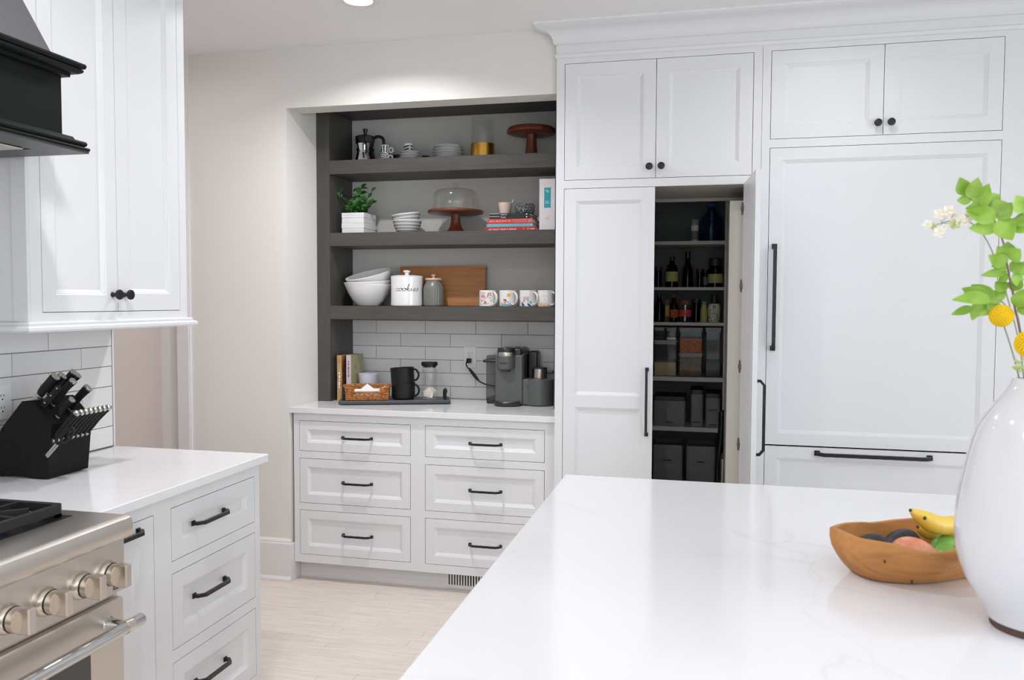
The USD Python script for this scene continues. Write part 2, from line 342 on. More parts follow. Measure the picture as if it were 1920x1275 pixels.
# ------------------------------------------------------------------ recessed lamps
cl0 = None
names = {0: 'recessed ceiling lamp nearest the coffee niche, cut by the top of the picture', 1: 'recessed ceiling lamp in front of the panelled refrigerator'}
for i, (cx, cy) in enumerate(CANS):
    t = thing('recessed_light', names.get(i, 'white recessed ceiling lamp out of the picture'), 'ceiling lamp', (cx, cy, CEIL), None if i < 2 else 'recessed lamps behind and above the camera')
    part(t, 'trim_ring', lathe([(.058, .001), (.085, .0), (.086, -.003), (.082, -.006), (.06, -.004), (.0575, .004), (.0575, .062), (.0595, .062), (.0595, .001), (.058, .001)], 40), 'trim_paint')
    part(t, 'lens', mv(lathe([(0, 0), (.0572, 0), (.0572, .006), (0, .006)], 32), z=.034 if i < 2 else .012), 'lamp_glow')
    d = UsdLux.DiskLight.Define(stage, t.path + '/lamp'); d.CreateRadiusAttr(.052); d.CreateIntensityAttr(CAN * DIM.get(i, 1.0)); d.CreateColorAttr(Gf.Vec3f(.985, .985, 1.)); d.AddTranslateOp().Set(Gf.Vec3d(0, 0, .030 if i < 2 else .008))

# ------------------------------------------------------------------ cabinets
def place(m, o, a):
    """A front drawn with u to the right, depth d inwards and v up, set at o and turned by a degrees."""
    m = rot(m, a) if a else m.copy(); m.apply_translation(o); return m
def plate(poly, t, d0=0.):
    """poly in (u, v) -> a plate whose face lies at depth d0 and whose back lies at d0 + t."""
    m = ext(poly, t); m.vertices = np.stack([m.vertices[:, 0], d0 + t - m.vertices[:, 2], m.vertices[:, 1]], 1); m.invert()
    return m if m.volume > 0 else (m.invert() or m)
def ringstrip(rs):
    """rs: (u0, v0, u1, v1, depth) rectangles one inside the other, the last one capped: a sunk moulded panel."""
    v, f = [], []
    for u0, v0, u1, v1, d in rs: v += [(u0, d, v0), (u1, d, v0), (u1, d, v1), (u0, d, v1)]
    for i in range(len(rs) - 1):
        for j in range(4):
            a, b, c, d = i * 4 + j, i * 4 + (j + 1) % 4, i * 4 + 4 + (j + 1) % 4, i * 4 + 4 + j
            f += [(a, b, c), (a, c, d)]
    n = len(v) - 4; f += [(n, n + 1, n + 2), (n, n + 2, n + 3)]
    return trimesh.Trimesh(np.array(v, float), np.array(f), process=False)
def front(owner, name, u0, v0, u1, v1, o, a, fw=.057, t=.02, mould=.016, sink=.009, split=None, mat='white_paint'):
    """A framed door or drawer front with sunk panels; returns the part so that its pull can be added."""
    holes = [(u0 + fw, v0 + fw, u1 - fw, v1 - fw)]
    if split: holes = [(u0 + fw, split[1], u1 - fw, v1 - fw), (u0 + fw, v0 + fw, u1 - fw, split[0])]
    fr = sbox(u0, v0, u1, v1)
    for h in holes: fr = fr.difference(sbox(*h))
    p = part(owner, name, place(plate(fr, t), o, a), mat, False)
    for h in holes:
        m = ringstrip([(h[0], h[1], h[2], h[3], 0.), (h[0] + .0025, h[1] + .0025, h[2] - .0025, h[3] - .0025, .0022), (h[0] + .004, h[1] + .004, h[2] - .004, h[3] - .004, .0022), (h[0] + mould, h[1] + mould, h[2] - mould, h[3] - mould, sink)])
        back = bx(h[0], h[2], sink + .002, t, h[1], h[3])
        part(p, 'panel', place(cat(m, back), o, a), mat, False)
    return p
def knob(owner, u, v, o, a):
    m = lathe([(0, 0), (.0085, 0), (.0085, .003), (.0065, .005), (.006, .016), (.009, .020), (.0155, .0225), (.0165, .026), (.0155, .0295), (.011, .0315), (0, .032)], 28)
    part(owner, 'knob', place(mv(rot(m, 90, (1, 0, 0)), u, 0, v), o, a), 'black_metal', 40, label='round black knob')
def pull(owner, u0, u1, v, o, a, w=.011, out=.032, vertical=False, name='handle', label='black bar pull'):
    """A squared bar pull with slanted ends from (u0, v) to (u1, v); vertical: from (v, u0) to (v, u1)."""
    h = .5 * w
    outer = [(u0 - h, 0), (u0 - h, -out * .55), (u0 + out * .55, -out - h), (u1 - out * .55, -out - h), (u1 + h, -out * .55), (u1 + h, 0)]
    inner = [(u1 - h, 0), (u1 - h, -out * .45), (u1 - out * .62, -out + h), (u0 + out * .62, -out + h), (u0 + h, -out * .45), (u0 + h, 0)]
    m = ext(Polygon(outer + inner), w); m.apply_translation((0, 0, -w / 2)); m = cat(m, *[bx(c - h * 1.5, c + h * 1.5, -.004, .0005, -h * 1.5, h * 1.5) for c in (u0, u1)])
    if vertical: m.vertices = np.stack([m.vertices[:, 2] + v, m.vertices[:, 1], m.vertices[:, 0]], 1); m.invert()
    else: m.apply_translation((0, 0, v))
    part(owner, name, place(m, o, a), 'black_metal', False, label=label)
def frame(owner, outer, holes, o, a, t=.021, g=.0022, mat='white_paint'):
    fr = sbox(*outer)
    for h in holes: fr = fr.difference(sbox(h[0] - g, h[1] - g, h[2] + g, h[3] + g))
    return part(owner, 'face_frame', place(plate(fr, t), o, a), mat, False)

D1, D2, D3, D4, D5 = -.6573, -.2358, .1886, .2662, 1.1921
# tall pantry cabinet: a pair of small doors above, a pair of tall ones below that open into the pantry
o = (0, YC, 0)
pc = thing('pantry_cabinet', 'tall white built-in cabinet with small doors above and its right pantry door standing open', 'cabinet', (-.24, YC, 0), local=False)
frame(pc, (-.6977, 0, .2275, 2.640), [(D1, 2.0364, D3, 2.5726), (D1, .105, D3, 1.9944)], o, 0)
part(pc, 'upper_box', bx(-.6977, .2275, YC + .021, 4.40, 2.000, 2.63), 'jamb_paint', False)
part(pc, 'side_panel', [bx(-.6977, -.664, YC + .021, 4.43, 0, 2.0), bx(.195, .2275, YC + .021, 4.43, 0, 2.0)], 'jamb_paint', False)
part(pc, 'inner_frame', [bx(.0985, .195, 3.943, 4.43, 0, 1.932), bx(-.664, .195, 4.385, 4.40, 1.985, 2.0)], 'jamb_paint', False)
p = front(pc, 'door', D1, 2.0364, D2 - .0012, 2.5726, o, 0); knob(p, -.263, 2.085, o, 0)
p = front(pc, 'door', D2 + .0012, 2.0364, D3, 2.5726, o, 0); knob(p, -.209, 2.086, o, 0)
p = front(pc, 'door', D1, .105, D2 - .0012, 1.9944, o, 0, split=(.968, 1.026)); pull(p, .850, 1.154, -.2635, o, 0, vertical=True, label='long black bar pull')
a_open = 94.0; oo = (.2035, 3.431, 0)
p = front(pc, 'door', 0, .105, .4225, 1.9944, oo, a_open, split=(.968, 1.026)); pull(p, .850, 1.150, .030, oo, a_open, vertical=True, label='long black bar pull')
din = [bx(.058, .362, .0202, .0212, b0, b1) for b0, b1 in ((.16, .964), (1.03, 1.935))]
rim = []
for b0, b1 in ((.16, .964), (1.03, 1.935)):
    rim.append(plate(sbox(.055, b0 - .003, .3675, b1 + .003).difference(sbox(.0565, b0 - .0015, .366, b1 + .0015)), .0008, .0201))
part(p, 'inside_panel', place(cat(rim), oo, a_open), 'trim_paint', False)
for hz in (1.885, 1.54, 1.178, .826, .35):
    part(p, 'hinge', place(cat(bx(.392, .418, .0195, .031, hz - .012, hz + .012, .003), bx(.415, .421, .019, .028, hz - .028, hz + .028)), oo, a_open), 'hinge_nickel', False, label='steel concealed hinge')
# cabinet over and round the refrigerator
rc = thing('refrigerator_cabinet', 'white built-in cabinet with two small doors over the panelled refrigerator', 'cabinet', (.9, YC, 0), local=False)
frame(rc, (.2287, 0, 1.62, 2.640), [(D4, 2.191, D5, 2.5743), (D4, .10, D5, 2.1492)], o, 0)
part(rc, 'upper_box', bx(.2287, 1.62, YC + .021, 4.40, 2.17, 2.63), 'cabinet_inside', False)
part(rc, 'side_panel', [bx(.2287, .262, YC + .021, 4.40, 0, 2.17), bx(1.197, 1.62, YC + .021, 4.40, 0, 2.17)], 'cabinet_inside', False)
p = front(rc, 'door', D4, 2.191, .7292 - .0012, 2.5743, o, 0); knob(p, .705, 2.239, o, 0)
p = front(rc, 'door', .7292 + .0012, 2.191, D5, 2.5743, o, 0); knob(p, .758, 2.24, o, 0)
fr = thing('refrigerator', 'built-in refrigerator hidden behind one large white panelled door and a freezer drawer', 'refrigerator', (.73, YC, 0), local=False)
part(fr, 'body', bx(D4 + .006, D5 - .006, YC + .024, 4.38, .02, 2.145), 'black_void', False)
p = front(fr, 'door', D4, .8285, D5, 2.1492, o, 0, fw=.052); pull(p, 1.262, 1.716, .292, o, 0, vertical=True, w=.015, out=.042, label='long black bar pull')
p = front(fr, 'freezer_drawer', D4, .105, D5, .8215, o, 0, fw=.052); pull(p, .490, .950, .7975, o, 0, w=.015, out=.042, label='long black bar pull')
# crown along both
cr = [(2.600, .0), (2.603, .006), (2.611, .009), (2.618, .009), (2.622, .002), (2.660, .002), (2.664, .012), (2.670, .016)]
cr += [(2.670 + .058 * q, .016 + .066 * (1 - math.sqrt(max(0, 1 - q * q)))) for q in np.linspace(.1, 1, 10)] + [(2.733, .090), (2.7365, .098), (CEIL, .100)]
struct('trim_2', rects([(z, -.6977 - q, 1.62, YC - q, YW) for z, q in cr]), 'white_paint', 25)

# coffee niche: base cabinet with six drawers, worktop, shelving
X1, X2, X3, X4 = -2.0498, -1.4415, -1.3607, -.7543; YF = 3.8997; o = (0, YF, 0)
rows = [(.6869, .8418), (.4143, .6451), (.1427, .3733)]
kc = thing('niche_drawer_cabinet', 'white base cabinet with six panelled drawers under the coffee niche', 'cabinet', (-1.4, YF, 0), local=False)
frame(kc, (-2.083, .0983, -.7015, .8840), [(a, z0, b, z1) for a, b in ((X1, X2), (X3, X4)) for z0, z1 in rows], o, 0)
part(kc, 'body', bx(-2.070, -.7015, YF + .023, 4.44, .0983, .883), 'cabinet_inside', False)
part(kc, 'toe_kick', bx(-2.085, -.7015, 3.9662, 3.985, 0, .0983), 'trim_paint', False)
for (a, b), (h0, h1) in zip(((X1, X2), (X3, X4)), ((-1.806, -1.650), (-1.127, -.970))):
    for z0, z1 in rows:
        p = front(kc, 'drawer', a, z0, b, z1, o, 0, fw=.043); pull(p, h0, h1, (z0 + z1) / 2 - (.0 if z1 < .8 else .001), o, 0, w=.0095, out=.030)
vt = thing('floor_register', 'white slotted air register in the toe kick under the niche drawers', 'air vent', (-1.15, 3.9662, 0), local=False)
part(vt, 'frame', mv(stand_up(ext(sbox(-1.275, .006, -.955, .092).difference(sbox(-1.258, .022, -.972, .078)), .005)), 0, 3.9662, 0), 'trim_paint', False)
part(vt, 'backing', bx(-1.26, -.97, 3.9645, 3.9660, .02, .08), 'black_void', False)
for i in range(20): part(vt, 'slat', bx(-1.2515 + i * .0143, -1.2435 + i * .0143, 3.9614, 3.9646, .022, .078), 'trim_paint', False)
wt = thing('niche_worktop', 'white quartz worktop across the coffee niche', 'worktop', (-1.4, 4.17, .884), local=False)
sl = Polygon([(-2.0995, YW + .0005), (-.6985, YW + .0005), (-.6985, YB - .0005), (-2.0747, YB - .0005), (-2.0747, YP)])
part(wt, 'slab', loft([np.array([(*q, z) for q in sl.buffer(-e, join_style='mitre').exterior.coords[:-1]][::1 if sl.exterior.is_ccw else -1]) for z, e in ((.8845, .0015), (.886, 0), (.9122, 0), (.914, .0018))]), 'quartz', False)
PI_, PR = -1.9995, -.757
def oak(name, label, c, m, mat):
    t = thing(name, label, c, tuple(np.array([m.bounds[:, 0].mean(), m.bounds[0, 1], m.bounds[0, 2]])), local=False); part(t, 'board', m, mat, False)
oak('shelf_post', 'dark grey oak post at the left end of the niche shelves', 'shelf post', bx(-2.0749, PI_, YP, YB - .0005, .9145, 2.4980, .0012), 'grey_oak_post')
oak('shelf_post', 'dark grey oak post at the right end of the niche shelves', 'shelf post', bx(PR, -.6985, YP, YB - .0005, .9145, 2.4980, .0012), 'grey_oak_post')
oak('niche_top_board', 'dark grey oak board across the top of the niche', 'shelf board', bx(-2.0749, -.6985, YP, YB - .0005, 2.4985, 2.575, .0012), 'grey_oak')
S1, S2, S3 = 2.2237, 1.8335, 1.4375
for w_, z0, z1 in (('top shelf of the niche with the moka pots', 2.1492, S1), ('middle shelf of the niche with the plant and books', 1.7617, S2), ('lowest shelf of the niche with bowls and mugs', 1.3648, S3)):
    oak('niche_shelf', 'thick dark grey oak shelf, ' + w_, 'shelf', bx(PI_ + .0003, PR - .0003, YP + .001, YB - .0005, z0, z1, .0012), 'grey_oak')

# left run: base cabinet, worktop, upper cabinet
XF = -1.5579; o = (XF, 0, 0); YE3 = 2.6581
lc = thing('stove_side_cabinet', 'white base cabinet with a slim pull-out and three drawers right of the range', 'cabinet', (-1.85, 2.24, 0), local=False)
holes = [(2.155, .679, 2.6235, .8395), (2.155, .406, 2.6235, .638), (2.155, .12, 2.6235, .3635), (1.846, .12, 2.0725, .8395)]
frame(lc, (1.818, .09, YE3, .8835), holes, o, 90)
part(lc, 'body', bx(XL + .002, XF - .023, 1.818, YE3, .09, .8835), 'white_paint', False)
part(lc, 'toe_kick', bx(XL + .002, XF - .07, 1.83, YE3 - .01, 0, .09), 'white_paint', False)
for h, z in zip(holes[:3], (.768, .537, .262)):
    p = front(lc, 'drawer', *h, o, 90, fw=.052); pull(p, 2.262, 2.428, z, o, 90, w=.0105, out=.031)
h = holes[3]; p = front(lc, 'pull_out', *h, o, 90, fw=.060, mould=.014); pull(p, 1.862, 2.004, .814, o, 90, w=.0105, out=.031)
lw = thing('stove_side_worktop', 'white quartz worktop with the knife block beside the range', 'worktop', (-1.85, 2.24, .884), local=False)
part(lw, 'slab', bx(XL + .0012, -1.5309, 1.8185, YE, .8845, .914, .0025), 'quartz', False)
UL = -1.8413; UE0, UE = 1.9416, 2.6581; o = (UL, 0, 0)
uc = thing('wall_cabinet', 'tall white wall cabinet with two doors and black knobs right of the hood', 'cabinet', (-2.0, 2.3, 1.375), local=False)
frame(uc, (UE0, 1.404, UE, CEIL - .001), [(1.9855, 1.4315, 2.616, 2.66)], o, 90)
part(uc, 'body', bx(XL + .003, UL - .023, UE0 + .0195, UE, 1.404, CEIL - .001), 'white_paint', False)
part(uc, 'end_panel', [bx(XL + .003, UL - .021, UE0, UE0 + .019, 1.404, CEIL - .001), bx(XL + .003, UL, UE0 - .006, UE0, 1.404, CEIL - .001, .001), bx(UL - .05, UL, UE0 - .009, UE0 - .006, 1.404, CEIL - .001, .001)], 'white_paint', False)
p = front(uc, 'door', 1.9855, 1.4315, 2.2937, 2.66, o, 90, fw=.050); knob(p, 2.270, 1.4835, o, 90)
p = front(uc, 'door', 2.2961, 1.4315, 2.616, 2.66, o, 90, fw=.056); knob(p, 2.322, 1.4835, o, 90)
lr = [(1.3735, .010), (1.3745, .021), (1.380, .026), (1.388, .026), (1.3925, .021), (1.394, .012), (1.397, .014), (1.4005, .014), (1.404, .008), (1.404, .001)]
part(uc, 'light_rail', rects([(z, XL + .003, UL + q, UE0 - .009 - q, UE + q) for z, q in lr]), 'white_paint', 25)

# island
il = thing('kitchen_island', 'large white kitchen island with a pale veined quartz top', 'kitchen island', (.45, 1.4, 0), local=False)
part(il, 'worktop', bx(-.432, 1.40, .30, 2.5915, .8845, .914, .0025), 'quartz', False)
part(il, 'base', bx(-.39, 1.10, .36, 2.555, .10, .8843), 'white_paint', False)
part(il, 'plinth', bx(-.33, 1.05, .42, 2.49, 0, .10), 'white_paint', False)

# ------------------------------------------------------------------ range
RY0, RY1 = .890, 1.8145
rg = thing('range', 'stainless steel professional gas range with black grates and round knobs', 'range', (-1.80, 1.35, 0), local=False)
prof = [(-2.155, .05), (-2.155, .914), (-2.15, .9165), (-1.455, .9165), (-1.440, .9155), (-1.430, .911), (-1.425, .902), (-1.4235, .888), (-1.4245, .874), (-1.430, .864), (-1.4375, .859), (-1.452, .857), (-1.4525, .7225), (-1.475, .7225), (-1.475, .05)]
m = ext(Polygon(prof), RY1 - RY0); m.vertices = np.stack([m.vertices[:, 0], RY1 - m.vertices[:, 2], m.vertices[:, 1]], 1); m = m if m.volume > 0 else (m.invert() or m)
part(rg, 'body', m, 'steel', 35)
part(rg, 'cooktop_well', bx(-2.13, -1.565, RY0 + .03, RY1 - .045, .9166, .9175), 'black_metal', False)
part(rg, 'door_gap', bx(-1.49, -1.4752, RY0 + .004, RY1 - .004, .705, .7224), 'black_void', False)
od = part(rg, 'oven_door', [bx(-1.4748, -1.4525, RY0 + .003, RY1 - .003, .16, .705, .004)], 'steel', False)
part(od, 'window', bx(-1.4526, -1.4518, 1.05, 1.69, .27, .60), 'oven_glass', False, label='dark oven window')
yb = [1.79, .915]
part(od, 'handle', [tube([(-1.397, 1.805, .652), (-1.397, .90, .652)], .0155, 24), *[tube([(-1.455, q, .652), (-1.447, q, .652), (-1.40, q, .652)], [.022, .015, .0135], 20) for q in (1.755, .95)]], 'chrome', 40, label='polished tubular door handle')
for q in (1.755, .95): part(od, 'handle_band', tube([(-1.397, q + .012, .652), (-1.397, q - .012, .652)], .0168, 24), 'steel_knob', 40)
kp = lathe([(0, 0), (.034, 0), (.034, .004), (.031, .012), (.0275, .016), (.0275, .034), (.0265, .037), (0, .037)], 40)
for q in (1.747, 1.660, 1.552, 1.446, 1.338, 1.230):
    base = mv(rot(kp, 90, (0, 1, 0)), -1.4522, q, .783)
    k = part(rg, 'knob', base, 'steel_knob', 35, label='round steel control knob')
    part(k, 'grip', mv(bx(0, .034, -.011, .011, -.0285, .0285, .003), -1.4522 + .034, q, .783), 'steel_knob', False)
    part(k, 'ring', mv(rot(lathe([(.0276, .0185), (.0285, .0185), (.0285, .0215), (.0276, .0215), (.0276, .0185)], 40), 90, (0, 1, 0)), -1.4522, q, .783), 'black_metal', 30)
for q in (1.703, 1.606, 1.499): part(rg, 'mark', bx(-1.4527, -1.4521, q - .002, q + .002, .738, .747), 'black_void', False)
m = letters('café', .0125, .0006, True); m.vertices = np.stack([m.vertices[:, 2], m.vertices[:, 0], m.vertices[:, 1]], 1)
bd = part(rg, 'badge', bx(-1.4526, -1.4518, 1.770, 1.811, .7285, .7475), 'chrome', False, label='small maker\'s badge')
part(bd, 'lettering', mv(m, -1.4518, 1.7725, .732), 'black_metal', False)
gx0, gx1 = -2.11, -1.578
gw = [RY0 + .035, 1.19, 1.475, RY1 - .052]
for a, b in zip(gw[:-1], gw[1:]):
    a += .003; b -= .003; w = .013; zt = .9505; bars = []
    loop = sbox(gx0, a, gx1, b).buffer(-.02).buffer(.02); loop = loop.difference(sbox(gx0 + w * 1.3, a + w * 1.3, gx1 - w * 1.3, b - w * 1.3).buffer(-.012).buffer(.012))
    fr_ = mv(ext(loop, .022), 0, 0, zt - .022)
    fr_.vertices[:, 2] -= 0
    bars.append(fr_)
    cx = (gx0 + gx1) / 2; cy = (a + b) / 2
    bars.append(bx(cx - w / 2, cx + w / 2, a + .01, b - .01, zt - .020, zt - .001, .002))
    for ex in (gx0 + (gx1 - gx0) * .25, gx0 + (gx1 - gx0) * .75):
        for dx, dy in ((1, 0), (-1, 0), (0, 1), (0, -1), (.7, .7), (-.7, .7), (.7, -.7), (-.7, -.7)):
            ln = (gx1 - gx0) * .25 - .01 if dx and not dy else ((b - a) / 2 - .008 if dy and not dx else .115)
            s = LineString([(ex + dx * .035, cy + dy * .035), (ex + dx * ln, cy + dy * ln)]).buffer(w * .42, cap_style='flat').intersection(sbox(gx0, a, gx1, b))
            bars.append(mv(ext(s, .016), 0, 0, zt - .017))
        bars += [bx(q - .006, q + .006, r - .006, r + .006, .9176, zt - .015) for q in (gx0 + .012, gx1 - .012) for r in (a + .012, b - .012)]
    g = part(rg, 'grate', bars, 'iron', False, label='cast iron burner grate')
for ex in (gx0 + (gx1 - gx0) * .25, gx0 + (gx1 - gx0) * .75):
    for a, b in zip(gw[:-1], gw[1:]):
        part(rg, 'burner', mv(lathe([(0, .9176), (.045, .9176), (.045, .922), (.032, .924), (.032, .930), (.028, .933), (0, .934)], 32), ex, (a + b) / 2, 0), 'iron', 35)

# ------------------------------------------------------------------ hood
hd = thing('range_hood', 'dark bronze chimney hood with stepped mouldings over the range', 'range hood', (-1.9, 1.35, 1.86), local=False)
HC = 1.3475
def hr(z, x, hw): return (z, XL + .002, x, HC - hw, HC + hw)
part(hd, 'skirt', rects([hr(1.8965, -1.6515, .511), hr(2.056, -1.6515, .511)]), 'hood_bronze', False)
part(hd, 'lower_moulding', rects([hr(1.8605, -1.604, .5525), hr(1.8655, -1.602, .5545), hr(1.8690, -1.604, .5525), hr(1.8705, -1.613, .5435), hr(1.8745, -1.608, .5485), hr(1.8795, -1.607, .5495), hr(1.8845, -1.609, .5475), hr(1.8865, -1.626, .531), hr(1.8965, -1.632, .526), hr(1.8975, -1.650, .512)]), 'hood_bronze', 20)
part(hd, 'upper_moulding', rects([hr(2.050, -1.650, .512), hr(2.0505, -1.634, .524), hr(2.0605, -1.634, .524), hr(2.061, -1.620, .538), hr(2.0655, -1.612, .545), hr(2.072, -1.611, .546), hr(2.0735, -1.618, .540), hr(2.0755, -1.609, .549), hr(2.0825, -1.606, .5515), hr(2.088, -1.608, .550), hr(2.0895, -1.668, .515)]), 'hood_bronze', 20)
part(hd, 'canopy', rects([hr(2.0885, -1.668, .515), hr(2.25, -1.752, .497), hr(2.46, -1.868, .46), hr(2.70, -1.95, .43), hr(CEIL - .001, -1.955, .43)]), 'hood_canopy_glare', False)
m = ext(sbox(XL + .002, HC - .552, -1.605, HC + .552).difference(sbox(XL + .07, HC - .46, -1.70, HC + .46)), .006)
part(hd, 'underside', [mv(m, 0, 0, 1.8545), bx(XL + .06, -1.69, HC - .47, HC + .47, 1.8565, 1.8603)], 'hood_under', False)
part(hd, 'filter', [bx(XL + .08, -1.71, HC - .45 + i * .3, HC - .155 + i * .3, 1.8515, 1.8560, .002) for i in range(3)], 'steel', False)

# ================================================================== looks of the small things
plain('white_glaze', (240, 239, 238), .12, spec=.6)
plain('dull_white', (232, 230, 228), .4)
plain('ink', (24, 24, 26), .5)
plain('moka_steel', (205, 205, 205), .14, metal=1.)
plain('moka_dark', (46, 50, 50), .16, metal=.7)
plain('bakelite', (16, 16, 17), .35)
plain('gold', (198, 150, 70), .32, metal=1., bump=(55, .35, .002), stretch=(1, 1, .35))
wood('mahogany', (92, 42, 26), (116, 56, 34), .35, 'x', 14., c3=(74, 32, 20), spec=.5)
wood('acacia', (150, 94, 54), (186, 128, 78), .42, 'x', 16., c3=(104, 62, 34), fine=60.)
wood('pale_wood', (216, 170, 140), (226, 184, 156), .5, 'x', 12.)
wood('washed_wood', (226, 224, 224), (234, 233, 233), .65, 'x', 20., c3=(214, 212, 212))
plain('leaf_dark', (44, 92, 38), .4, spot=(40., (64, 120, 50), .4, .65))
plain('soil', (44, 34, 28), .9)
plain('speckle', (52, 56, 58), .6, spot=(190., (170, 176, 178), .52, .6))
plain('blush', (226, 204, 190), .55)
plain('book_red', (196, 40, 52), .4); plain('book_coral', (206, 72, 70), .4); plain('book_blue', (112, 178, 196), .4); plain('book_dark', (22, 34, 34), .4)
plain('book_tan', (188, 156, 106), .5, spot=(16., (168, 92, 70), .5, .68)); plain('book_lilac', (206, 190, 200), .5); plain('cover_brown', (96, 52, 36), .5, spot=(14., (160, 110, 60), .45, .6)); plain('cover_green', (168, 164, 122), .5, spot=(13., (92, 104, 52), .5, .66))
plain('paper', (236, 230, 218), .8); plain('print_white', (240, 238, 236), .5); plain('print_red', (190, 70, 66), .5); plain('print_pink', (226, 160, 150), .5)
plain('print_yellow', (240, 190, 40), .5); plain('print_orange', (238, 140, 40), .5); plain('print_teal', (36, 160, 176), .5); plain('print_blue', (50, 80, 140), .5); plain('print_green', (96, 150, 90), .5); plain('print_grey', (120, 116, 116), .5); plain('print_sea', (130, 190, 196), .5)
plain('carton', (232, 230, 232), .6, bump=(220, .1))
plain('grey_glaze', (118, 118, 112), .3)
plain('slate', (66, 70, 72), .42)
plain('matte_black', (16, 18, 18), .5, spec=.35)
plain('lavender_glaze', (206, 206, 218), .4)
plain('rattan', (188, 124, 66), .6, spot=(60., (140, 82, 38), .45, .62))
plain('napkin', (242, 240, 242), .8)
plain('sachet', (226, 218, 200), .8)
plain('machine_grey', (92, 96, 94), .36, spec=.5); plain('machine_dark', (40, 44, 44), .3); plain('brushed', (196, 192, 184), .25, metal=1.)
pane('clear_glass', (.96, .97, .965), gloss=1.0, ior=1.6); pane('smoke_plastic', (.66, .67, .67), haze=.10, hazec=(120, 122, 122)); pane('cloudy_plastic', (.72, .74, .74), haze=.45, hazec=(150, 152, 150)); pane('clear_plastic', (.90, .91, .91), gloss=.55, haze=.03)
pane('blue_plastic', (.25, .48, .66), haze=.12, hazec=(40, 90, 130)); pane('amber_glass', (.42, .18, .06)); pane('dark_glass', (.10, .13, .10), haze=.1, hazec=(20, 26, 20))
plain('dark_liquid', (22, 20, 16), .3); plain('label_olive', (176, 170, 104), .6); plain('label_cream', (206, 204, 178), .6); plain('lid_grey', (150, 150, 148), .5); plain('lid_dark', (36, 38, 38), .5)
plain('grain_orange', (196, 106, 40), .8, bump=(150, .8, .004), spot=(120., (150, 70, 24), .45, .6)); plain('grain_brown', (120, 92, 52), .8, bump=(150, .8, .004), spot=(120., (84, 60, 32), .45, .6)); plain('grain_cream', (188, 164, 124), .85, bump=(200, .5, .003)); plain('grain_dark', (60, 56, 50), .85)
plain('box_brown', (112, 76, 44), .7)
plain('block_black', (20, 17, 15), .6, spec=.2, spot=(60., (26, 22, 19), .4, .6))
plain('outlet_white', (236, 235, 234), .35)
wood('bowl_wood', (184, 120, 66), (200, 142, 86), .55, 'x', 11., c3=(138, 78, 40), knots=True, fine=50., spec=.2)
plain('avocado', (40, 36, 40), .5, bump=(130, .5, .003), spot=(60., (58, 50, 56), .45, .6)); plain('mango', (226, 140, 104), .35, spot=(22., (236, 172, 140), .42, .62)); plain('lime', (122, 182, 72), .35, bump=(190, .15), vary=.1, spot=(20., (160, 206, 104), .45, .65)); plain('banana', (238, 196, 72), .45, spot=(26., (244, 212, 104), .4, .62)); plain('banana_tip', (84, 66, 34), .7); plain('orange_peel', (242, 150, 30), .45, bump=(180, .25))
plain('vase_glaze', (226, 225, 228), .07, spec=.6, bump=(7, .06, .004)); plain('vase_foot', (92, 70, 60), .8)
plain('stem_green', (150, 158, 134), .6); plain('stem_brown', (122, 98, 84), .7); plain('billy_yellow', (250, 212, 44), .8, spec=.2); plain('petal_cream', (246, 240, 224), .6); plain('bud_green', (196, 210, 140), .6)
look('leaf_bright', {'tc': ('texture_coordinate', {}), 'n': ('noise_texture', dict(scale=30., detail=2.)), 'r': ('rgb_ramp', dict(ramp=[(.35, lin((158, 200, 76))), (.65, lin((190, 222, 116)))])), 'oi': ('object_info', {}), 'vr': ('map_range', dict(from_min=0., from_max=1., to_min=.9, to_max=1.12)), 'hv': ('hsv', {}),
     'p': ('principled_bsdf', dict(roughness=.42, specular_ior_level=.35)), 't': ('translucent_bsdf', {}), 'm': ('mix_closure', dict(fac=.4))},
     [('tc.object', 'n.vector'), ('n.fac', 'r.fac'), ('oi.random', 'vr.value'), ('vr.result', 'hv.value'), ('r.color', 'hv.color'), ('hv.color', 'p.base_color'), ('hv.color', 't.color'), ('p.BSDF', 'm.closure1'), ('t.BSDF', 'm.closure2')], 'm.closure')

# ================================================================== top shelf
def moka(name, label, loc, k, body, rz):
    t = thing(name, label, 'moka pot', loc, rz=rz)
    oc = lambda pr: sharp(lathe(pr, 8, start=PI / 8))
    part(t, 'boiler', oc([(0, 0), (.060 * k, 0), (.062 * k, .006 * k), (.047 * k, .075 * k), (.047 * k, .082 * k), (0, .082 * k)]), body, False)
    part(t, 'collar', lathe([(0, .082 * k), (.050 * k, .082 * k), (.052 * k, .086 * k), (.050 * k, .094 * k), (0, .094 * k)], 32), body, 30)
    part(t, 'jug', [oc([(0, .094 * k), (.043 * k, .094 * k), (.057 * k, .158 * k), (0, .158 * k)]), mv(rot(sc(sharp(lathe([(0, -.014 * k), (.016 * k, .024 * k), (0, .024 * k)], 6)), 1, 1, 1), 18, (0, 1, 0)), -.055 * k, 0, .134 * k)], body, False)
    l = part(t, 'lid', oc([(0, .158 * k), (.058 * k, .158 * k), (.056 * k, .162 * k), (.014 * k, .176 * k), (0, .176 * k)]), body, False)
    part(l, 'knob', lathe([(0, .174 * k), (.008 * k, .174 * k), (.009 * k, .182 * k), (.015 * k, .202 * k), (.013 * k, .206 * k), (0, .206 * k)], 10), 'bakelite', False, label='black lid knob')
    part(t, 'handle', tube(spline([(.052 * k, 0, .152 * k), (.078 * k, 0, .160 * k), (.105 * k, 0, .150 * k), (.113 * k, 0, .125 * k), (.104 * k, 0, .09 * k), (.093 * k, 0, .055 * k)], 20), [.006 * k] * 4 + [.0085 * k] * 17 if False else .0085 * k, 10), 'bakelite', 40, label='black curved handle')
    return t
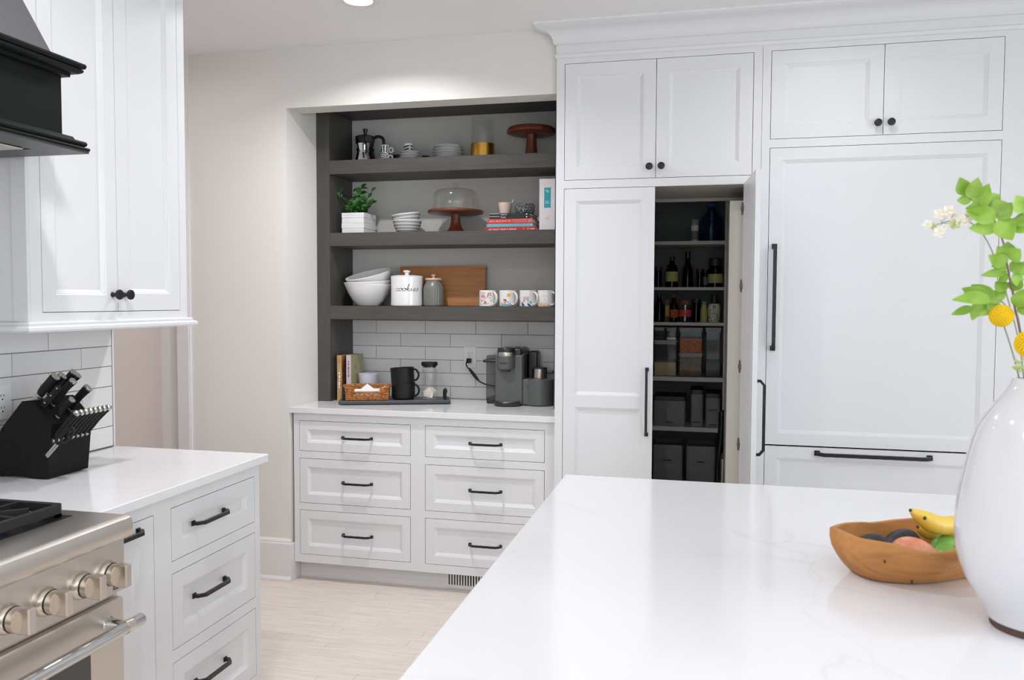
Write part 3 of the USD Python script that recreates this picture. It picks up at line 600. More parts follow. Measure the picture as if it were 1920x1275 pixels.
moka('moka_pot', 'large dark moka pot with a black handle, far left of the top shelf', (-1.868, 4.345, S1), .97, 'moka_dark', 0)
moka('moka_pot', 'small silver moka pot in front of the large dark one', (-1.828, 4.228, S1), .60, 'moka_steel', -55)
CUP = [(0, 0), (.017, 0), (.0185, .002), (.0215, .02), (.0245, .045), (.0255, .055)]
def espresso(label, loc, body, rz, design=None, r=1.):
    t = thing('espresso_cup', label, 'cup', loc, 'patterned espresso cups' if False else None, rz=rz)
    part(t, 'bowl', shell([(a * r, b * r) for a, b in CUP], .002, 36), body, 40)
    a = np.arange(25) * 2 * PI / 24
    part(t, 'ring_handle', tube(np.stack([.0345 * r + .0115 * np.cos(a[:-1]), 0 * a[:-1], .030 * r + .0125 * np.sin(a[:-1])], 1), .0042, 8, closed=True), body, 40)
    if design is not None: part(t, 'print', design, 'ink', False)
    return t
cr_ = prof_rad([(a, b) for a, b in CUP[1:]])
sp = [(.0016 * q * math.cos(q * 1.0), .027 + .0016 * q * math.sin(q * 1.0)) for q in np.linspace(.6, 15.2, 160)]
spiral = LineString(sp).buffer(.0019).intersection(sbox(-.05, .004, .05, .0525))
spot_ring = unary_union([LineString([(x_, .004), (x_, .052)]).buffer(.0026, cap_style='flat') for x_ in np.arange(-.06, .061, .0148)])
wave = unary_union([LineString([(q, z_ + .0035 * math.sin(q * 90)) for q in np.linspace(-.07, .07, 60)]).buffer(.0033) for z_ in (.010, .025, .040)]).intersection(sbox(-.08, .003, .08, .053))
espresso('white espresso cup with a black spiral, under the striped cup', (-1.738, 4.30, S1), 'white_glaze', 8, wrap(spiral, cr_, -PI / 2, .0225, step=.003))
espresso('white espresso cup with black upright stripes, stacked on the spiral cup', (-1.735, 4.30, S1 + .0405), 'white_glaze', 14, wrap(spot_ring, cr_, -PI / 2, .0225, step=.003))
espresso('plain black espresso cup behind the two stacked patterned cups', (-1.690, 4.385, S1), 'matte_black', 30)
SAU = [(0, 0), (.030, 0), (.034, .003), (.052, .009), (.0575, .0135)]
sa = thing('saucer', 'white saucer at the bottom of the stack under the swirled cup', 'saucer', (-1.600, 4.32, S1)); part(sa, 'dish', shell(SAU, .0028, 40), 'white_glaze', 40)
for i, w_ in enumerate(('second white saucer from the bottom under the swirled cup', 'third white saucer from the bottom under the swirled cup', 'topmost white saucer carrying the swirled cup')):
    again(sa, w_, (-1.600 + .002 * i, 4.32, S1 + .0145 * (i + 1)))
espresso('white espresso cup with black swirls on the saucer stack', (-1.605, 4.32, S1 + .0145 * 3 + .0030), 'white_glaze', -58, rot(wrap(wave, cr_, -PI / 2, .0225, step=.003), 58), r=1.)
espresso('dark espresso cup standing just right of the saucer stack', (-1.528, 4.385, S1), 'matte_black', -20, r=.8)
PLT = [(0, 0), (.048, 0), (.052, .002), (.074, .0105), (.0825, .0145)]
pl = thing('side_plate', 'white side plate at the bottom of the stack of five', 'plate', (-1.374, 4.31, S1)); part(pl, 'dish', shell(PLT, .003, 48), 'dull_white', 40)
for i, w_ in enumerate(('second from the bottom', 'middle one', 'fourth from the bottom', 'topmost')): again(pl, f'white side plate, {w_} in the stack of five', (-1.374, 4.31, S1 + .0155 * (i + 1)))
gv = thing('glass_vase', 'tall clear glass cylinder vase with a gold lower half', 'vase', (-1.180, 4.31, S1))
part(gv, 'glass', lathe([(.0625, .0832), (.0625, .2125), (.0619, .2150), (.0608, .2150), (.0600, .2130)], 48), 'clear_glass', 40)
part(gv, 'gold_sleeve', lathe([(0, .0005), (.0632, .0005), (.0636, .002), (.0636, .082), (.0632, .083), (.0588, .083), (.0588, .006), (0, .006)], 48), 'gold', 40, label='hammered gold band')
cs = thing('cake_stand', 'mahogany cake stand with a faceted plate, right end of the top shelf', 'cake stand', (-.913, 4.31, S1))
part(cs, 'plate', sharp(lathe([(0, .122), (.10, .122), (.126, .128), (.131, .136), (.129, .150), (.120, .156), (0, .156)], 12, start=.13)), 'mahogany', False)
part(cs, 'stem', sharp(lathe([(0, 0), (.037, 0), (.037, .003), (.030, .05), (.027, .10), (.029, .122), (0, .122)], 12)), 'mahogany', 35)

# ================================================================== second shelf
pt = thing('planter', 'square whitewashed wood planter with board grooves at the left of the second shelf', 'planter', (-1.884, 4.29, S2))
bd_ = []
for z0, z1, q in ((0, .027, 0), (.029, .056, .0015), (.058, .083, .0005), (.085, .112, .001)):
    outer = sbox(-.064 - q, -.083 - q, .064 + q, .083 + q).difference(sbox(-.052, -.071, .052, .071)); part(pt, 'board', mv(ext(outer, z1 - z0), 0, 0, z0), 'washed_wood', False)
part(pt, 'liner', ext(sbox(-.062, -.081, .062, .081).difference(sbox(-.05, -.069, .05, .069)), .111), 'washed_wood', False)
part(pt, 'base', bx(-.058, .058, -.077, .077, .001, .012), 'washed_wood', False)
part(pt, 'soil', bx(-.0505, .0505, -.0695, .0695, .012, .095), 'soil', False)
def leaf(base, tip, width, nrm, fold=.18, curl=.15, n=8, thick=.0006, shape=.42):
    """A pointed leaf with a folded midrib, from base to tip, its upper face towards nrm."""
    b, tp = np.array(base, float), np.array(tip, float); ax = tp - b; L = np.linalg.norm(ax); ax /= L; nr = np.array(nrm, float); nr -= ax * (nr @ ax); nr /= np.linalg.norm(nr); sd = np.cross(nr, ax); top = []
    for i in range(n + 1):
        q = i / n; w_ = width / 2 * (math.sin(PI * q ** (shape * 1.6)) ** .9 if 0 < q < 1 else 0.0) + .0002; c = b + ax * L * q + nr * (math.sin(PI * q) * curl * L * .5)
        top += [c - sd * w_ + nr * w_ * fold, c - sd * w_ * .5 + nr * w_ * fold * .35, c, c + sd * w_ * .5 + nr * w_ * fold * .35, c + sd * w_ + nr * w_ * fold]
    top = np.array(top); k = 5; bot = top - nr * thick; v = np.vstack([top, bot]); m = len(top); f = []
    for i in range(n):
        for j in range(k - 1):
            a, bb, c, d = i * k + j, i * k + j + 1, (i + 1) * k + j + 1, (i + 1) * k + j; f += [(a, bb, c), (a, c, d), (m + a, m + c, m + bb), (m + a, m + d, m + c)]
        for j, s in ((0, 1), (k - 1, -1)):
            a, d = i * k + j, (i + 1) * k + j; f += [(a, d, m + d), (a, m + d, m + a)] if s > 0 else [(a, m + d, d), (a, m + a, m + d)]
    return trimesh.Trimesh(v, np.array(f), process=False)
pp = thing('potted_plant', 'dark green leafy plant growing out of the whitewashed planter', 'plant', (-1.884, 4.29, S2 + .095))
lr_ = random.Random(11)
for i, (tx, ty, tz, lean) in enumerate([(-.095, -.04, .125, 1), (-.055, .0, .085, 1), (-.02, -.03, .135, 0), (.005, .02, .165, 0), (.03, -.04, .15, 0), (.055, .0, .11, 0), (.085, -.03, .135, 0), (.07, .03, .085, 0), (.02, -.075, .075, 0), (-.03, -.07, .06, 0), (.045, -.07, .05, 0), (.085, -.05, .07, 0)]):
    bs = (tx * .25, ty * .3, -.002); pa = spline([bs, (tx * .55, ty * .6, tz * .55), (tx, ty, tz)], 8); part(pp, 'stem', tube(pa, np.linspace(.0022, .0012, len(pa)), 6), 'leaf_dark', 40)
    for j in range(8):
        q = pa[min(len(pa) - 1, 2 + int(j * (len(pa) - 2) / 8))]; an = lr_.uniform(0, 2 * PI) if j < 7 else lr_.uniform(-1, 1)
        d_ = np.array([math.cos(an) * .8, math.sin(an) * .8 - .1, lr_.uniform(.1, .8)]); d_ /= np.linalg.norm(d_)
        part(pp, 'leaf', leaf(q, q + d_ * lr_.uniform(.030, .042), lr_.uniform(.022, .030), (lr_.uniform(-.4, .4), -.7, .7), n=5, shape=.55), 'leaf_dark', 50)
BW = [(0, 0), (.047, 0), (.052, .003), (.064, .022), (.073, .045), (.0775, .066), (.0785, .073)]
brad = prof_rad(BW[1:])
def hatch(z0, z1, tilt, n, gap):
    ss = []
    for i in range(n):
        x_ = (i - n / 2) * gap; ss.append(Polygon([(x_, z0), (x_ + gap * .5, z0), (x_ + gap * .5 + tilt, z1), (x_ + tilt, z1)]))
    return unary_union(ss)
hz = unary_union([hatch(.006, .018, .006, 92, .0053), hatch(.023, .033, -.004, 92, .0053), hatch(.038, .050, .006, 92, .0053), hatch(.055, .068, -.004, 92, .0053)])
def hbowl(label, loc, tilt):
    t = thing('patterned_bowl', label, 'bowl', loc)
    R_ = lambda m: rot(rot(m, tilt[0], (0, 1, 0)), tilt[1], (1, 0, 0))
    part(t, 'bowl', R_(shell(BW, .003, 56)), 'dull_white', 40); part(t, 'hatching', R_(wrap(hz, brad, -PI / 2, .0755, step=.012)), 'ink', False)
hbowl('black and white hatched bowl, the lower of two nested on the second shelf', (-1.608, 4.31, S2), (0, 0))
hbowl('black and white hatched bowl tilted inside the lower hatched one', (-1.606, 4.31, S2 + .036), (-7, 3))
ds = thing('cake_stand', 'low mahogany cake stand under the glass dome', 'cake stand', (-1.330, 4.31, S2))
part(ds, 'plate', lathe([(0, .103), (.12, .103), (.148, .107), (.1525, .113), (.1515, .120), (.146, .1225), (0, .1225)], 64), 'mahogany', 40)
part(ds, 'stem', lathe([(0, 0), (.056, 0), (.0565, .004), (.046, .014), (.034, .032), (.027, .058), (.0255, .085), (.030, .103), (0, .103)], 40), 'mahogany', 40)
dm = thing('glass_dome', 'clear glass cake dome standing on the low cake stand', 'cake dome', (-1.330, 4.31, S2 + .1226))
part(dm, 'bell', lathe([(.1250, .0010), (.1255, 0), (.1265, .0), (.1268, .002), (.1268, .055), (.1255, .076), (.118, .094), (.10, .107), (.07, .1145), (.02, .1178), (0, .118)], 64), 'clear_glass', 50)
part(dm, 'knob', lathe([(0, .1181), (.008, .1181), (.0085, .123), (.013, .128), (.0175, .134), (.0165, .141), (.010, .146), (0, .147)], 32), 'clear_glass', 50)
def book(label, x0, x1, y0, y1, z0, z1, cover, spine_text=None, paper='paper', extra=None, flat=True):
    """A closed book lying flat, spine to the front."""
    t = thing('book', label, 'book', ((x0 + x1) / 2, (y0 + y1) / 2, z0), local=False); c = .0022
    part(t, 'cover', [bx(x0, x1, y0 + .001, y1, z0, z0 + c), bx(x0, x1, y0 + .001, y1, z1 - c, z1), bx(x0, x1, y0, y0 + .0025, z0, z1, .0008)], cover, False)
    part(t, 'pages', bx(x0 + .003, x1 - .003, y0 + .002, y1 - .004, z0 + c, z1 - c), paper, False)
    if spine_text:
        for s, h, x, z, mt in spine_text:
            m = stand_up(letters(s, h, .0005)); part(t, 'lettering', mv(m, x, y0 + .0001, z), mt, False)
    for x, xx, z, zz, mt in (extra or []): part(t, 'spine_mark', bx(x, xx, y0 - .0003, y0 + .001, z, zz), mt, False)
zb = S2
book('bright red cookbook at the bottom of the pile, lettered eat good', -1.139, -.869, 4.222, 4.425, zb, zb + .0225, 'book_red', [('eat good  make it ahead!', .0095, -1.122, zb + .0065, 'print_white')], extra=[(-.914, -.911, zb + .004, zb + .018, 'print_pink'), (-.906, -.903, zb + .004, zb + .018, 'print_pink'), (-.994 + .06, -.931, zb + .004, zb + .018, 'print_pink'), (-.896, -.876, zb + .009, zb + .0125, 'print_white')])
zb += .0226
book('light blue paperback second from the bottom of the pile', -1.133, -.884, 4.224, 4.415, zb, zb + .0175, 'book_blue', extra=[(-.898, -.889, zb + .007, zb + .010, 'print_white')])
zb += .0176
book('coral red cookbook in the middle of the pile', -1.126, -.887, 4.222, 4.425, zb, zb + .0255, 'book_coral', None, extra=[*[(-1.117 + i * .0165, -1.117 + i * .0165 + (.0125, .009, .014, .011)[i % 4], zb + .0105, zb + .0155, 'print_pink') for i in range(7)], (-.995, -.915, zb + .016, zb + .0185, 'print_pink'), (-.985, -.912, zb + .0065, zb + .0085, 'print_pink'), (-.905, -.903, zb + .004, zb + .021, 'print_white'), (-.898, -.896, zb + .004, zb + .021, 'print_pink'), (-.8905, -.889, zb + .004, zb + .021, 'print_white')])
zb += .0256
book('dark green cookbook lettered Pasta, second from the top of the pile', -1.118, -.899, 4.220, 4.43, zb, zb + .0138, 'book_dark', [('Pasta', .0075, -1.055, zb + .0035, 'print_white')], extra=[(-1.116, -1.062, zb + .0105, zb + .0122, 'print_white'), (-.920, -.914, zb + .004, zb + .010, 'print_white')])
zb += .0139
book('dark green cookbook lettered Classic on top of the pile', -1.116, -.901, 4.220, 4.43, zb, zb + .0138, 'book_dark', [('Classic', .0075, -1.057, zb + .0035, 'print_white')], extra=[(-1.114, -1.062, zb + .0105, zb + .0122, 'print_white'), (-.920, -.914, zb + .004, zb + .010, 'print_white')])
zb += .0139
t = thing('small_cup', 'small blush pink cup on the book pile', 'cup', (-1.048, 4.285, zb)); part(t, 'cup', shell([(0, 0), (.0255, 0), (.0275, .003), (.0365, .057), (.0372, .060)], .0025, 36), 'blush', 40)
t = thing('spoon', 'dark metal spoon leaning in the blush pink cup', 'spoon', (-1.035, 4.285, zb + .006)); part(t, 'handle', tube([(-.006, 0, .003), (.012, 0, .034), (.033, 0, .071)], [.0028, .0018, .0025], 8), 'brushed', 40); part(t, 'bowl', mv(sc(trimesh.creation.icosphere(2, .008), 1, .7, .4), -.007, 0, .002), 'brushed', 40)
t = thing('speckled_bowl', 'squat charcoal bowl with white speckles on the book pile', 'bowl', (-.943, 4.295, zb)); part(t, 'bowl', shell([(0, 0), (.042, 0), (.047, .004), (.052, .020), (.053, .040), (.0505, .052)], .004, 40), 'speckle', 40)
cb = thing('gift_carton', 'tall white patterned carton with a teal label at the right end of the second shelf', 'box', (-.810, 4.275, S2))
part(cb, 'carton', bx(-.042, .042, -.045, .045, 0, .268, .0008), 'carton', False)
part(cb, 'teal_label', bx(-.0165, .0185, -.0456, -.0449, .118, .222, .0), 'print_teal', False, label='teal label')
for x, xx, z, zz in ((-.010, .006, .205, .208), (-.004, .010, .199, .2015), (-.0105, .009, .150, .1525), (-.0105, .012, .141, .1435)): part(cb, 'print_line', bx(x, xx, -.0462, -.0455, z, zz), 'print_white', False)
part(cb, 'red_mark', mv(stand_up(ext(sbox(-.009, .058, .010, .068).difference(sbox(-.0075, .0595, .0085, .0665)), .0005)), 0, -.0449, 0), 'print_red', False)
dots = [mv(stand_up(ext(Point(x, z).buffer(.0011, 3), .0004)), 0, -.0449, 0) for i, z in enumerate(np.arange(.006, .265, .0072)) for x in np.arange(-.038 + (i % 2) * .0036, .04, .0072) if not (-.0185 < x < .0205 and .116 < z < .224) and not (-.011 < x < .012 and .056 < z < .07)]
part(cb, 'dot_print', dots, 'print_pink', False, kind='stuff')

# ================================================================== third shelf
MB_ = [(0, 0), (.055, 0), (.064, .003), (.088, .030), (.112, .070), (.127, .104), (.1305, .116)]
def mixing(label, loc, tilt):
    t = thing('mixing_bowl', label, 'bowl', loc); m = shell(MB_, .0045, 64); part(t, 'bowl', rot(rot(m, tilt[0], (1, 0, 0)), tilt[1], (0, 1, 0)), 'white_glaze', 40)
mixing('large white bowl at the bottom of the nest of three', (-1.836, 4.305, S3), (0, 0))
mixing('large white bowl in the middle of the nest of three', (-1.836, 4.305, S3 + .0185), (3, -2))
mixing('large white bowl tipped forward on top of the nest of three', (-1.818, 4.330, S3 + .066), (14, -9))
ck = thing('cookie_jar', 'white ceramic cookie jar with a lid lettered cookies', 'jar', (-1.601, 4.285, S3))
CJ = [(0, 0), (.082, 0), (.087, .003), (.0885, .012), (.0868, .05), (.0868, .10), (.0885, .152), (.0880, .158)]
part(ck, 'jar', shell(CJ, .005, 64), 'white_glaze', 40)
l = part(ck, 'lid', lathe([(0, .159), (.086, .159), (.0885, .1615), (.086, .165), (.05, .170), (0, .172)], 64), 'white_glaze', 40)
part(l, 'knob', lathe([(0, .1715), (.013, .1715), (.011, .176), (.013, .183), (.020, .188), (.0205, .193), (.016, .197), (0, .198)], 32), 'white_glaze', 40)
gl = {'c': [(.85, .80), (.6, 1.0), (.2, .85), (.05, .4), (.3, .05), (.7, .08), (1.05, .4)], 'o': [(1.05, .4), (.95, .85), (.55, 1.0), (.15, .8), (.08, .35), (.4, .02), (.8, .2), (.98, .65), (.8, .92), (1.1, .78), (1.35, .72)],
      'k': [(0, .5), (.25, 1.0), (.55, 1.95), (.45, 2.35), (.25, 2.1), (.2, 1.2), (.15, .0), (.25, .6), (.6, .95), (.75, .75), (.4, .5), (.65, .25), (.9, .02), (1.15, .25)], 'i': [(0, .3), (.3, .95), (.25, .3), (.4, .02), (.75, .35)],
      'e': [(-.1, .30), (.35, .42), (.62, .72), (.42, 1.0), (.12, .75), (.12, .3), (.40, .0), (.75, .15), (1.0, .5)], 's': [(.0, .5), (.35, 1.15), (.42, .95), (.62, .5), (.52, .08), (.2, -.05), (.02, .15)]}
x = 0; strokes = []
for ch, adv in (('c', 1.05), ('o', 1.25), ('o', 1.3), ('k', 1.25), ('i', .95), ('e', 1.15), ('s', .9)):
    strokes.append(LineString(spline([(x + q[0], q[1]) for q in gl[ch]], 60)[:, :2]).buffer(.07)); x += adv
    if ch == 'i': strokes.append(Point(x - .55, 1.5).buffer(.11))
word = unary_union(strokes); word = affinity.translate(affinity.scale(affinity.skew(word, 12, origin=(0, 0)), .0172, .0155, origin=(0, 0)), -.066, .082)
part(ck, 'lettering', wrap(word, prof_rad(CJ[1:]), math.atan2(-4.285, 1.601), .087, step=.004), 'ink', False, label='handwritten word cookies in black')
gj = thing('ribbed_jar', 'grey ribbed ceramic jar with a pale wooden lid', 'jar', (-1.4545, 4.305, S3))
GJ = [(0, 0), (.048, 0), (.053, .003), (.0555, .012), (.0555, .095), (.053, .108), (.046, .122), (.041, .130), (.0405, .142)]
m = shell(GJ, .004, 168); v = m.vertices; an = np.arctan2(v[:, 1], v[:, 0]); rr = np.hypot(v[:, 0], v[:, 1]); k_ = 1 + .022 * np.cos(28 * an) * np.clip((v[:, 2] - .008) / .01, 0, 1) * np.clip((.112 - v[:, 2]) / .012, 0, 1) * (rr > .0535)
v[:, 0] *= k_; v[:, 1] *= k_
part(gj, 'jar', m, 'grey_glaze', 35)
l = part(gj, 'lid', lathe([(0, .1425), (.044, .1425), (.0452, .145), (.0452, .150), (.043, .153), (0, .154)], 48), 'pale_wood', 40, label='pale wooden lid')
part(l, 'knob', lathe([(0, .1538), (.007, .1538), (.006, .162), (.012, .166), (.013, .171), (.010, .175), (0, .176)], 28), 'pale_wood', 40)
cbd = thing('cutting_board', 'large rectangular walnut-brown cutting board leaning against the niche wall', 'cutting board', (-1.439, 4.405, S3))
m = ext(sbox(-.2505, 0, .2505, .223).buffer(-.008).buffer(.008, 6), .018); part(cbd, 'board', rot(stand_up(m), -7.5, (1, 0, 0)), 'acacia', False)
MUG = [(0, 0), (.040, 0), (.0445, .003), (.0455, .010), (.0455, .086)]; mr = prof_rad(MUG[1:])
def mug(label, loc, rz, prints, phi):
    t = thing('coffee_mug', label, 'mug', loc, rz=0)
    part(t, 'body', shell(MUG, .0028, 48), 'white_glaze', 40)
    h_ = tube(spline([(.043, 0, .074), (.058, 0, .0765), (.074, 0, .063), (.0775, 0, .043), (.071, 0, .024), (.058, 0, .013), (.0435, 0, .012)], 24), .0048, 10); h_.vertices[:, 1] *= 1.5
    part(t, 'handle', rot(h_, rz), 'white_glaze', 50)
    for g_, mt in prints: part(t, 'print', wrap(g_, mr, phi, .0455, step=.005), mt, False)
def txt2d(s, h, x, z):
    m = letters(s, h, .001); f = m.faces[m.face_normals[:, 2] > .9]; return affinity.translate(unary_union([Polygon(m.vertices[q][:, :2]).buffer(.00008) for q in f]), x, z)
pr2 = random.Random(5)
def squig(x0, x1, z0, z1, n, w_): return unary_union([LineString([(a := pr2.uniform(x0, x1), b := pr2.uniform(z0, z1)), (a + pr2.uniform(.004, .014), b + pr2.uniform(-.004, .004)), (a + pr2.uniform(.002, .010), b + pr2.uniform(-.009, .003))]).buffer(w_) for _ in range(n)]).intersection(sbox(x0, z0, x1 + .01, z1))
ph = math.atan2(-4.27, 1.02) - .1
mug('white mug covered in red line drawings, leftmost of the four', (-1.138, 4.27, S3), -38, [(txt2d('Costa', .0085, -.040, .0685), 'print_red'), (squig(-.040, .018, .008, .064, 26, .0011), 'print_red'), (squig(-.038, .016, .010, .062, 12, .0014), 'print_pink'), (unary_union([Polygon([(.004, .066), (.008, .078), (.012, .066)]), Polygon([(.014, .066), (.019, .080), (.022, .066)])]), 'print_red')], ph)
mug('white mug with a yellow sun and a red pier, second from the left', (-1.028, 4.27, S3), -38, [(Point(.008, .061).buffer(.0095), 'print_yellow'), (unary_union([sbox(-.020, .034, -.004, .040), sbox(-.019, .018, -.016, .034), sbox(-.013, .018, -.010, .034), sbox(-.008, .022, -.005, .034)]), 'print_red'), (LineString([(-.008, .034), (.030, .004)]).buffer(.0016), 'print_grey'), (Polygon([(-.040, .004), (-.036, .014), (-.010, .018), (.020, .010), (.026, .004)]), 'print_sea'), (Polygon([(-.043, .012), (-.034, .024), (-.026, .016)]), 'print_yellow')], ph + .02)
mug('white mug with a brown gateway and blue hills, third from the left', (-.918, 4.27, S3), -38, [(unary_union([sbox(-.026, .050, .008, .0525), sbox(-.024, .043, .006, .0455)]), 'print_red'), (unary_union([sbox(-.022, .024, -.018, .042), sbox(.000, .024, .004, .042), sbox(-.014, .036, -.010, .040), sbox(-.006, .036, -.002, .040)]), 'print_grey'), (Polygon([(-.034, .004), (-.033, .020), (-.022, .018), (-.016, .004)]), 'print_blue'), (Polygon([(-.036, .014), (-.034, .030), (-.026, .020)]), 'print_red'), (Polygon([(-.004, .018), (.006, .018), (.020, .004), (.006, .004)]), 'print_blue'), (Point(.016, .024).buffer(.007), 'print_sea')], ph + .04)
mug('white mug with an orange flower border, rightmost of the four', (-.818, 4.262, S3), -38, [(unary_union([Polygon([(-.038 + i * .009, .004), (-.042 + i * .009, .030 - i * .003 + (i % 2) * .006), (-.032 + i * .009, .004)]) for i in range(7)]), 'print_orange'), (unary_union([Point(-.034 + i * .010, .010 + (i % 2) * .010).buffer(.0035) for i in range(5)]), 'print_yellow'), (unary_union([sbox(-.024, .060, -.008, .0608), sbox(-.026, .056, .000, .0568), sbox(-.012, .036, -.006, .040)]), 'print_pink')], ph + .06)

# ================================================================== worktop in the niche
WZ = .9142
TR = math.degrees(math.atan2(.199, .558)); ca, sa_ = math.cos(math.radians(TR)), math.sin(math.radians(TR))
def on_tray(s, d, z=.0): return (-1.883 + ca * s - sa_ * d, 4.007 + sa_ * s + ca * d, WZ + z)
ty = thing('serving_tray', 'long dark slate tray with black handles on the niche worktop', 'tray', on_tray(.296, .085), rz=TR)
part(ty, 'base', [bx(-.296, .296, -.085, .085, .004, .0225, .004)], 'slate', False)
for sx in (-1, 1): part(ty, 'handle', [tube(spline([(sx * .268, -.055, .022), (sx * .268, -.055, .055), (sx * .272, -.045, .066), (sx * .272, .045, .066), (sx * .268, .055, .055), (sx * .268, .055, .022)], 30), .0085, 10)], 'matte_black', 40)
for sx in (-1, 1):
    for sy in (-1, 1): part(ty, 'foot', bx(sx * .26 - .015, sx * .26 + .015, sy * .06 - .012, sy * .06 + .012, 0, .0041), 'matte_black', False)
TZ = .0227
def standing(label, x0, x1, y0, y1, z1, cover, spine, marks, cov2=None):
    t = thing('book', label, 'book', ((x0 + x1) / 2, (y0 + y1) / 2, WZ), local=False)
    part(t, 'cover', [bx(x0, x0 + .002, y0 + .001, y1, WZ, z1), bx(x1 - .002, x1, y0 + .001, y1, WZ, z1)], cover, False)
    part(t, 'spine', bx(x0, x1, y0 - .001, y0 + .0015, WZ, z1, .0006), spine, False)
    part(t, 'pages', bx(x0 + .002, x1 - .002, y0 + .0015, y1 - .003, WZ + .003, z1 - .003), 'paper', False)
    for z, l, mt in marks: part(t, 'spine_mark', bx(x0 + (x1 - x0) * .34, x0 + (x1 - x0) * .62, y0 - .0013, y0, z, z + l), mt, False)
standing('tan cookbook standing at the left end of the niche worktop', -1.972, -1.944, 4.185, 4.36, 1.1655, 'cover_brown', 'book_tan', [(z_, l_, 'print_white') for z_, l_ in ((.985, .012), (1.001, .020), (1.026, .009), (1.040, .016), (1.062, .011))])
standing('cookbook with a lilac spine and green cover behind the tray', -1.926, -1.898, 4.205, 4.37, 1.1665, 'cover_green', 'book_lilac', [(z_, l_, 'print_grey') for z_, l_ in ((1.045, .018), (1.068, .010), (1.082, .022), (1.110, .012), (1.126, .008))])
t = thing('tumbler', 'pale lavender tumbler standing behind the wicker basket', 'tumbler', (-1.834, 4.292, WZ)); part(t, 'cup', shell([(0, 0), (.042, 0), (.0445, .003), (.0550, .138), (.0558, .1445)], .003, 48), 'lavender_glaze', 40)
bk = thing('wicker_basket', 'small wicker basket with a dipped front on the tray', 'basket', on_tray(.150, .080, TZ), rz=TR)
BXW, BYW = .112, .066
for i in range(7):
    z = .006 + i * .0098
    def zt(x_, y_, z=z, i=i): return z + .0016 * math.sin(x_ * 210 + y_ * 210 + i * PI)
    rect = []
    hx, hy = BXW - .004 + i * .0007, BYW - .004 + i * .0004
    cut = (i >= 3)
    pts_ = [(-hx * .62, -hy), (-hx, -hy), (-hx, hy), (hx, hy), (hx, -hy), (hx * .62, -hy)] if cut else [(-hx, -hy), (-hx, hy), (hx, hy), (hx, -hy), (-hx, -hy)]
    ln = LineString(pts_); n_ = int(ln.length / .0055); P_ = [ln.interpolate(q, True) for q in np.linspace(0, 1, n_)]
    path = []
    for kk, q in enumerate(P_):
        wv = .0022 * (1 if (kk + i) % 2 else -1); c_ = np.array([q.x, q.y]); nn = c_ / np.array([hx, hy]); nn = np.where(np.abs(nn) > .97, np.sign(nn), 0); c_ = c_ + nn * wv
        path.append((c_[0], c_[1], z + .0008 * (kk % 3 - 1)))
    part(bk, 'strand', tube(path, .0049, 7), 'rattan', 50)
part(bk, 'stake', [tube([(x_, y_, .002), (x_ * 1.02, y_ * 1.02, z_)], .0028, 6) for x_, y_, z_ in [(sx * (BXW - .003), sy * (BYW - .003), .068) for sx in (-1, 1) for sy in (-1, 1)] + [(q, BYW - .004, .066) for q in np.linspace(-.09, .09, 9)] + [(q, -BYW + .004, .038) for q in np.linspace(-.06, .06, 6)]], 'rattan', 50, kind='stuff')
part(bk, 'floor', bx(-BXW + .006, BXW - .006, -BYW + .006, BYW - .006, .001, .006), 'rattan', False)
part(bk, 'rim', [tube(spline([(-hx * .62, -hy, .048), (-hx * .78, -hy, .066), (-hx, -hy, .071), (-hx, hy, .071), (hx, hy, .071), (hx, -hy, .071), (hx * .78, -hy, .066), (hx * .62, -hy, .048)], 60), .0052, 8), tube([(-hx * .62, -hy, .044), (hx * .62, -hy, .044)], .0052, 8)], 'rattan', 50)
nk = thing('paper_napkins', 'stack of folded white paper napkins in the wicker basket', 'napkins', on_tray(.150, .078, TZ + .0062), rz=TR)
for i in range(6):
    part(nk, 'napkin', rot(bx(-.098 + i * .001, .098 - i * .001, -.055, .05, .0 + i * .0062, .0052 + i * .0062, .001), pr2.uniform(-2, 2)), 'napkin', False)
fan = Polygon([(-.098, .034), (-.060, .052), (-.035, .050), (0, .078), (.034, .052), (.060, .052), (.100, .066), (.070, .036), (.055, .020), (-.06, .020)])
part(nk, 'top_napkin', [mv(rot(stand_up(ext(fan, .003)), -14, (1, 0, 0)), 0, -.048, .004), mv(rot(stand_up(ext(affinity.scale(fan, .9, 1.0), .003)), -30, (1, 0, 0)), 0, -.030, .004)], 'napkin', False)
BM = [(0, 0), (.052, 0), (.058, .003), (.0625, .010), (.0635, .080), (.0645, .088)]
def bmug(label, loc, rz, tilt):
    t = thing('black_mug', label, 'mug', loc); m = shell(BM, .0035, 48)
    h_ = tube(spline([(.061, 0, .076), (.078, 0, .078), (.093, 0, .060), (.093, 0, .040), (.080, 0, .022), (.061, 0, .020)], 24), .0052, 10); h_.vertices[:, 1] *= 1.3
    part(t, 'body', rot(m, tilt, (0, 1, 0)), 'matte_black', 40); part(t, 'handle', rot(rot(h_, rz), tilt, (0, 1, 0)), 'matte_black', 50)
p_ = on_tray(.34, .083, TZ)
bmug('matte black mug on the tray, the lower of the two stacked', p_, -8, 0)
bmug('matte black mug tilted on top of the other black mug', (p_[0] - .002, p_[1], p_[2] + .0790), -4, -3.2)
p_ = on_tray(.481, .088, TZ)
gj2 = thing('glass_canister', 'clear glass canister with a black lid on the tray', 'canister', p_)
part(gj2, 'glass', lathe([(0, 0), (.041, 0), (.043, .002), (.043, .160), (.038, .168), (.038, .1762)], 48), 'clear_glass', 40)
part(gj2, 'lid', lathe([(0, .170), (.0350, .170), (.0350, .1765), (.0375, .1765), (.044, .180), (.0445, .196), (.042, .1985), (0, .1985)], 48), 'matte_black', 40, label='black lid')
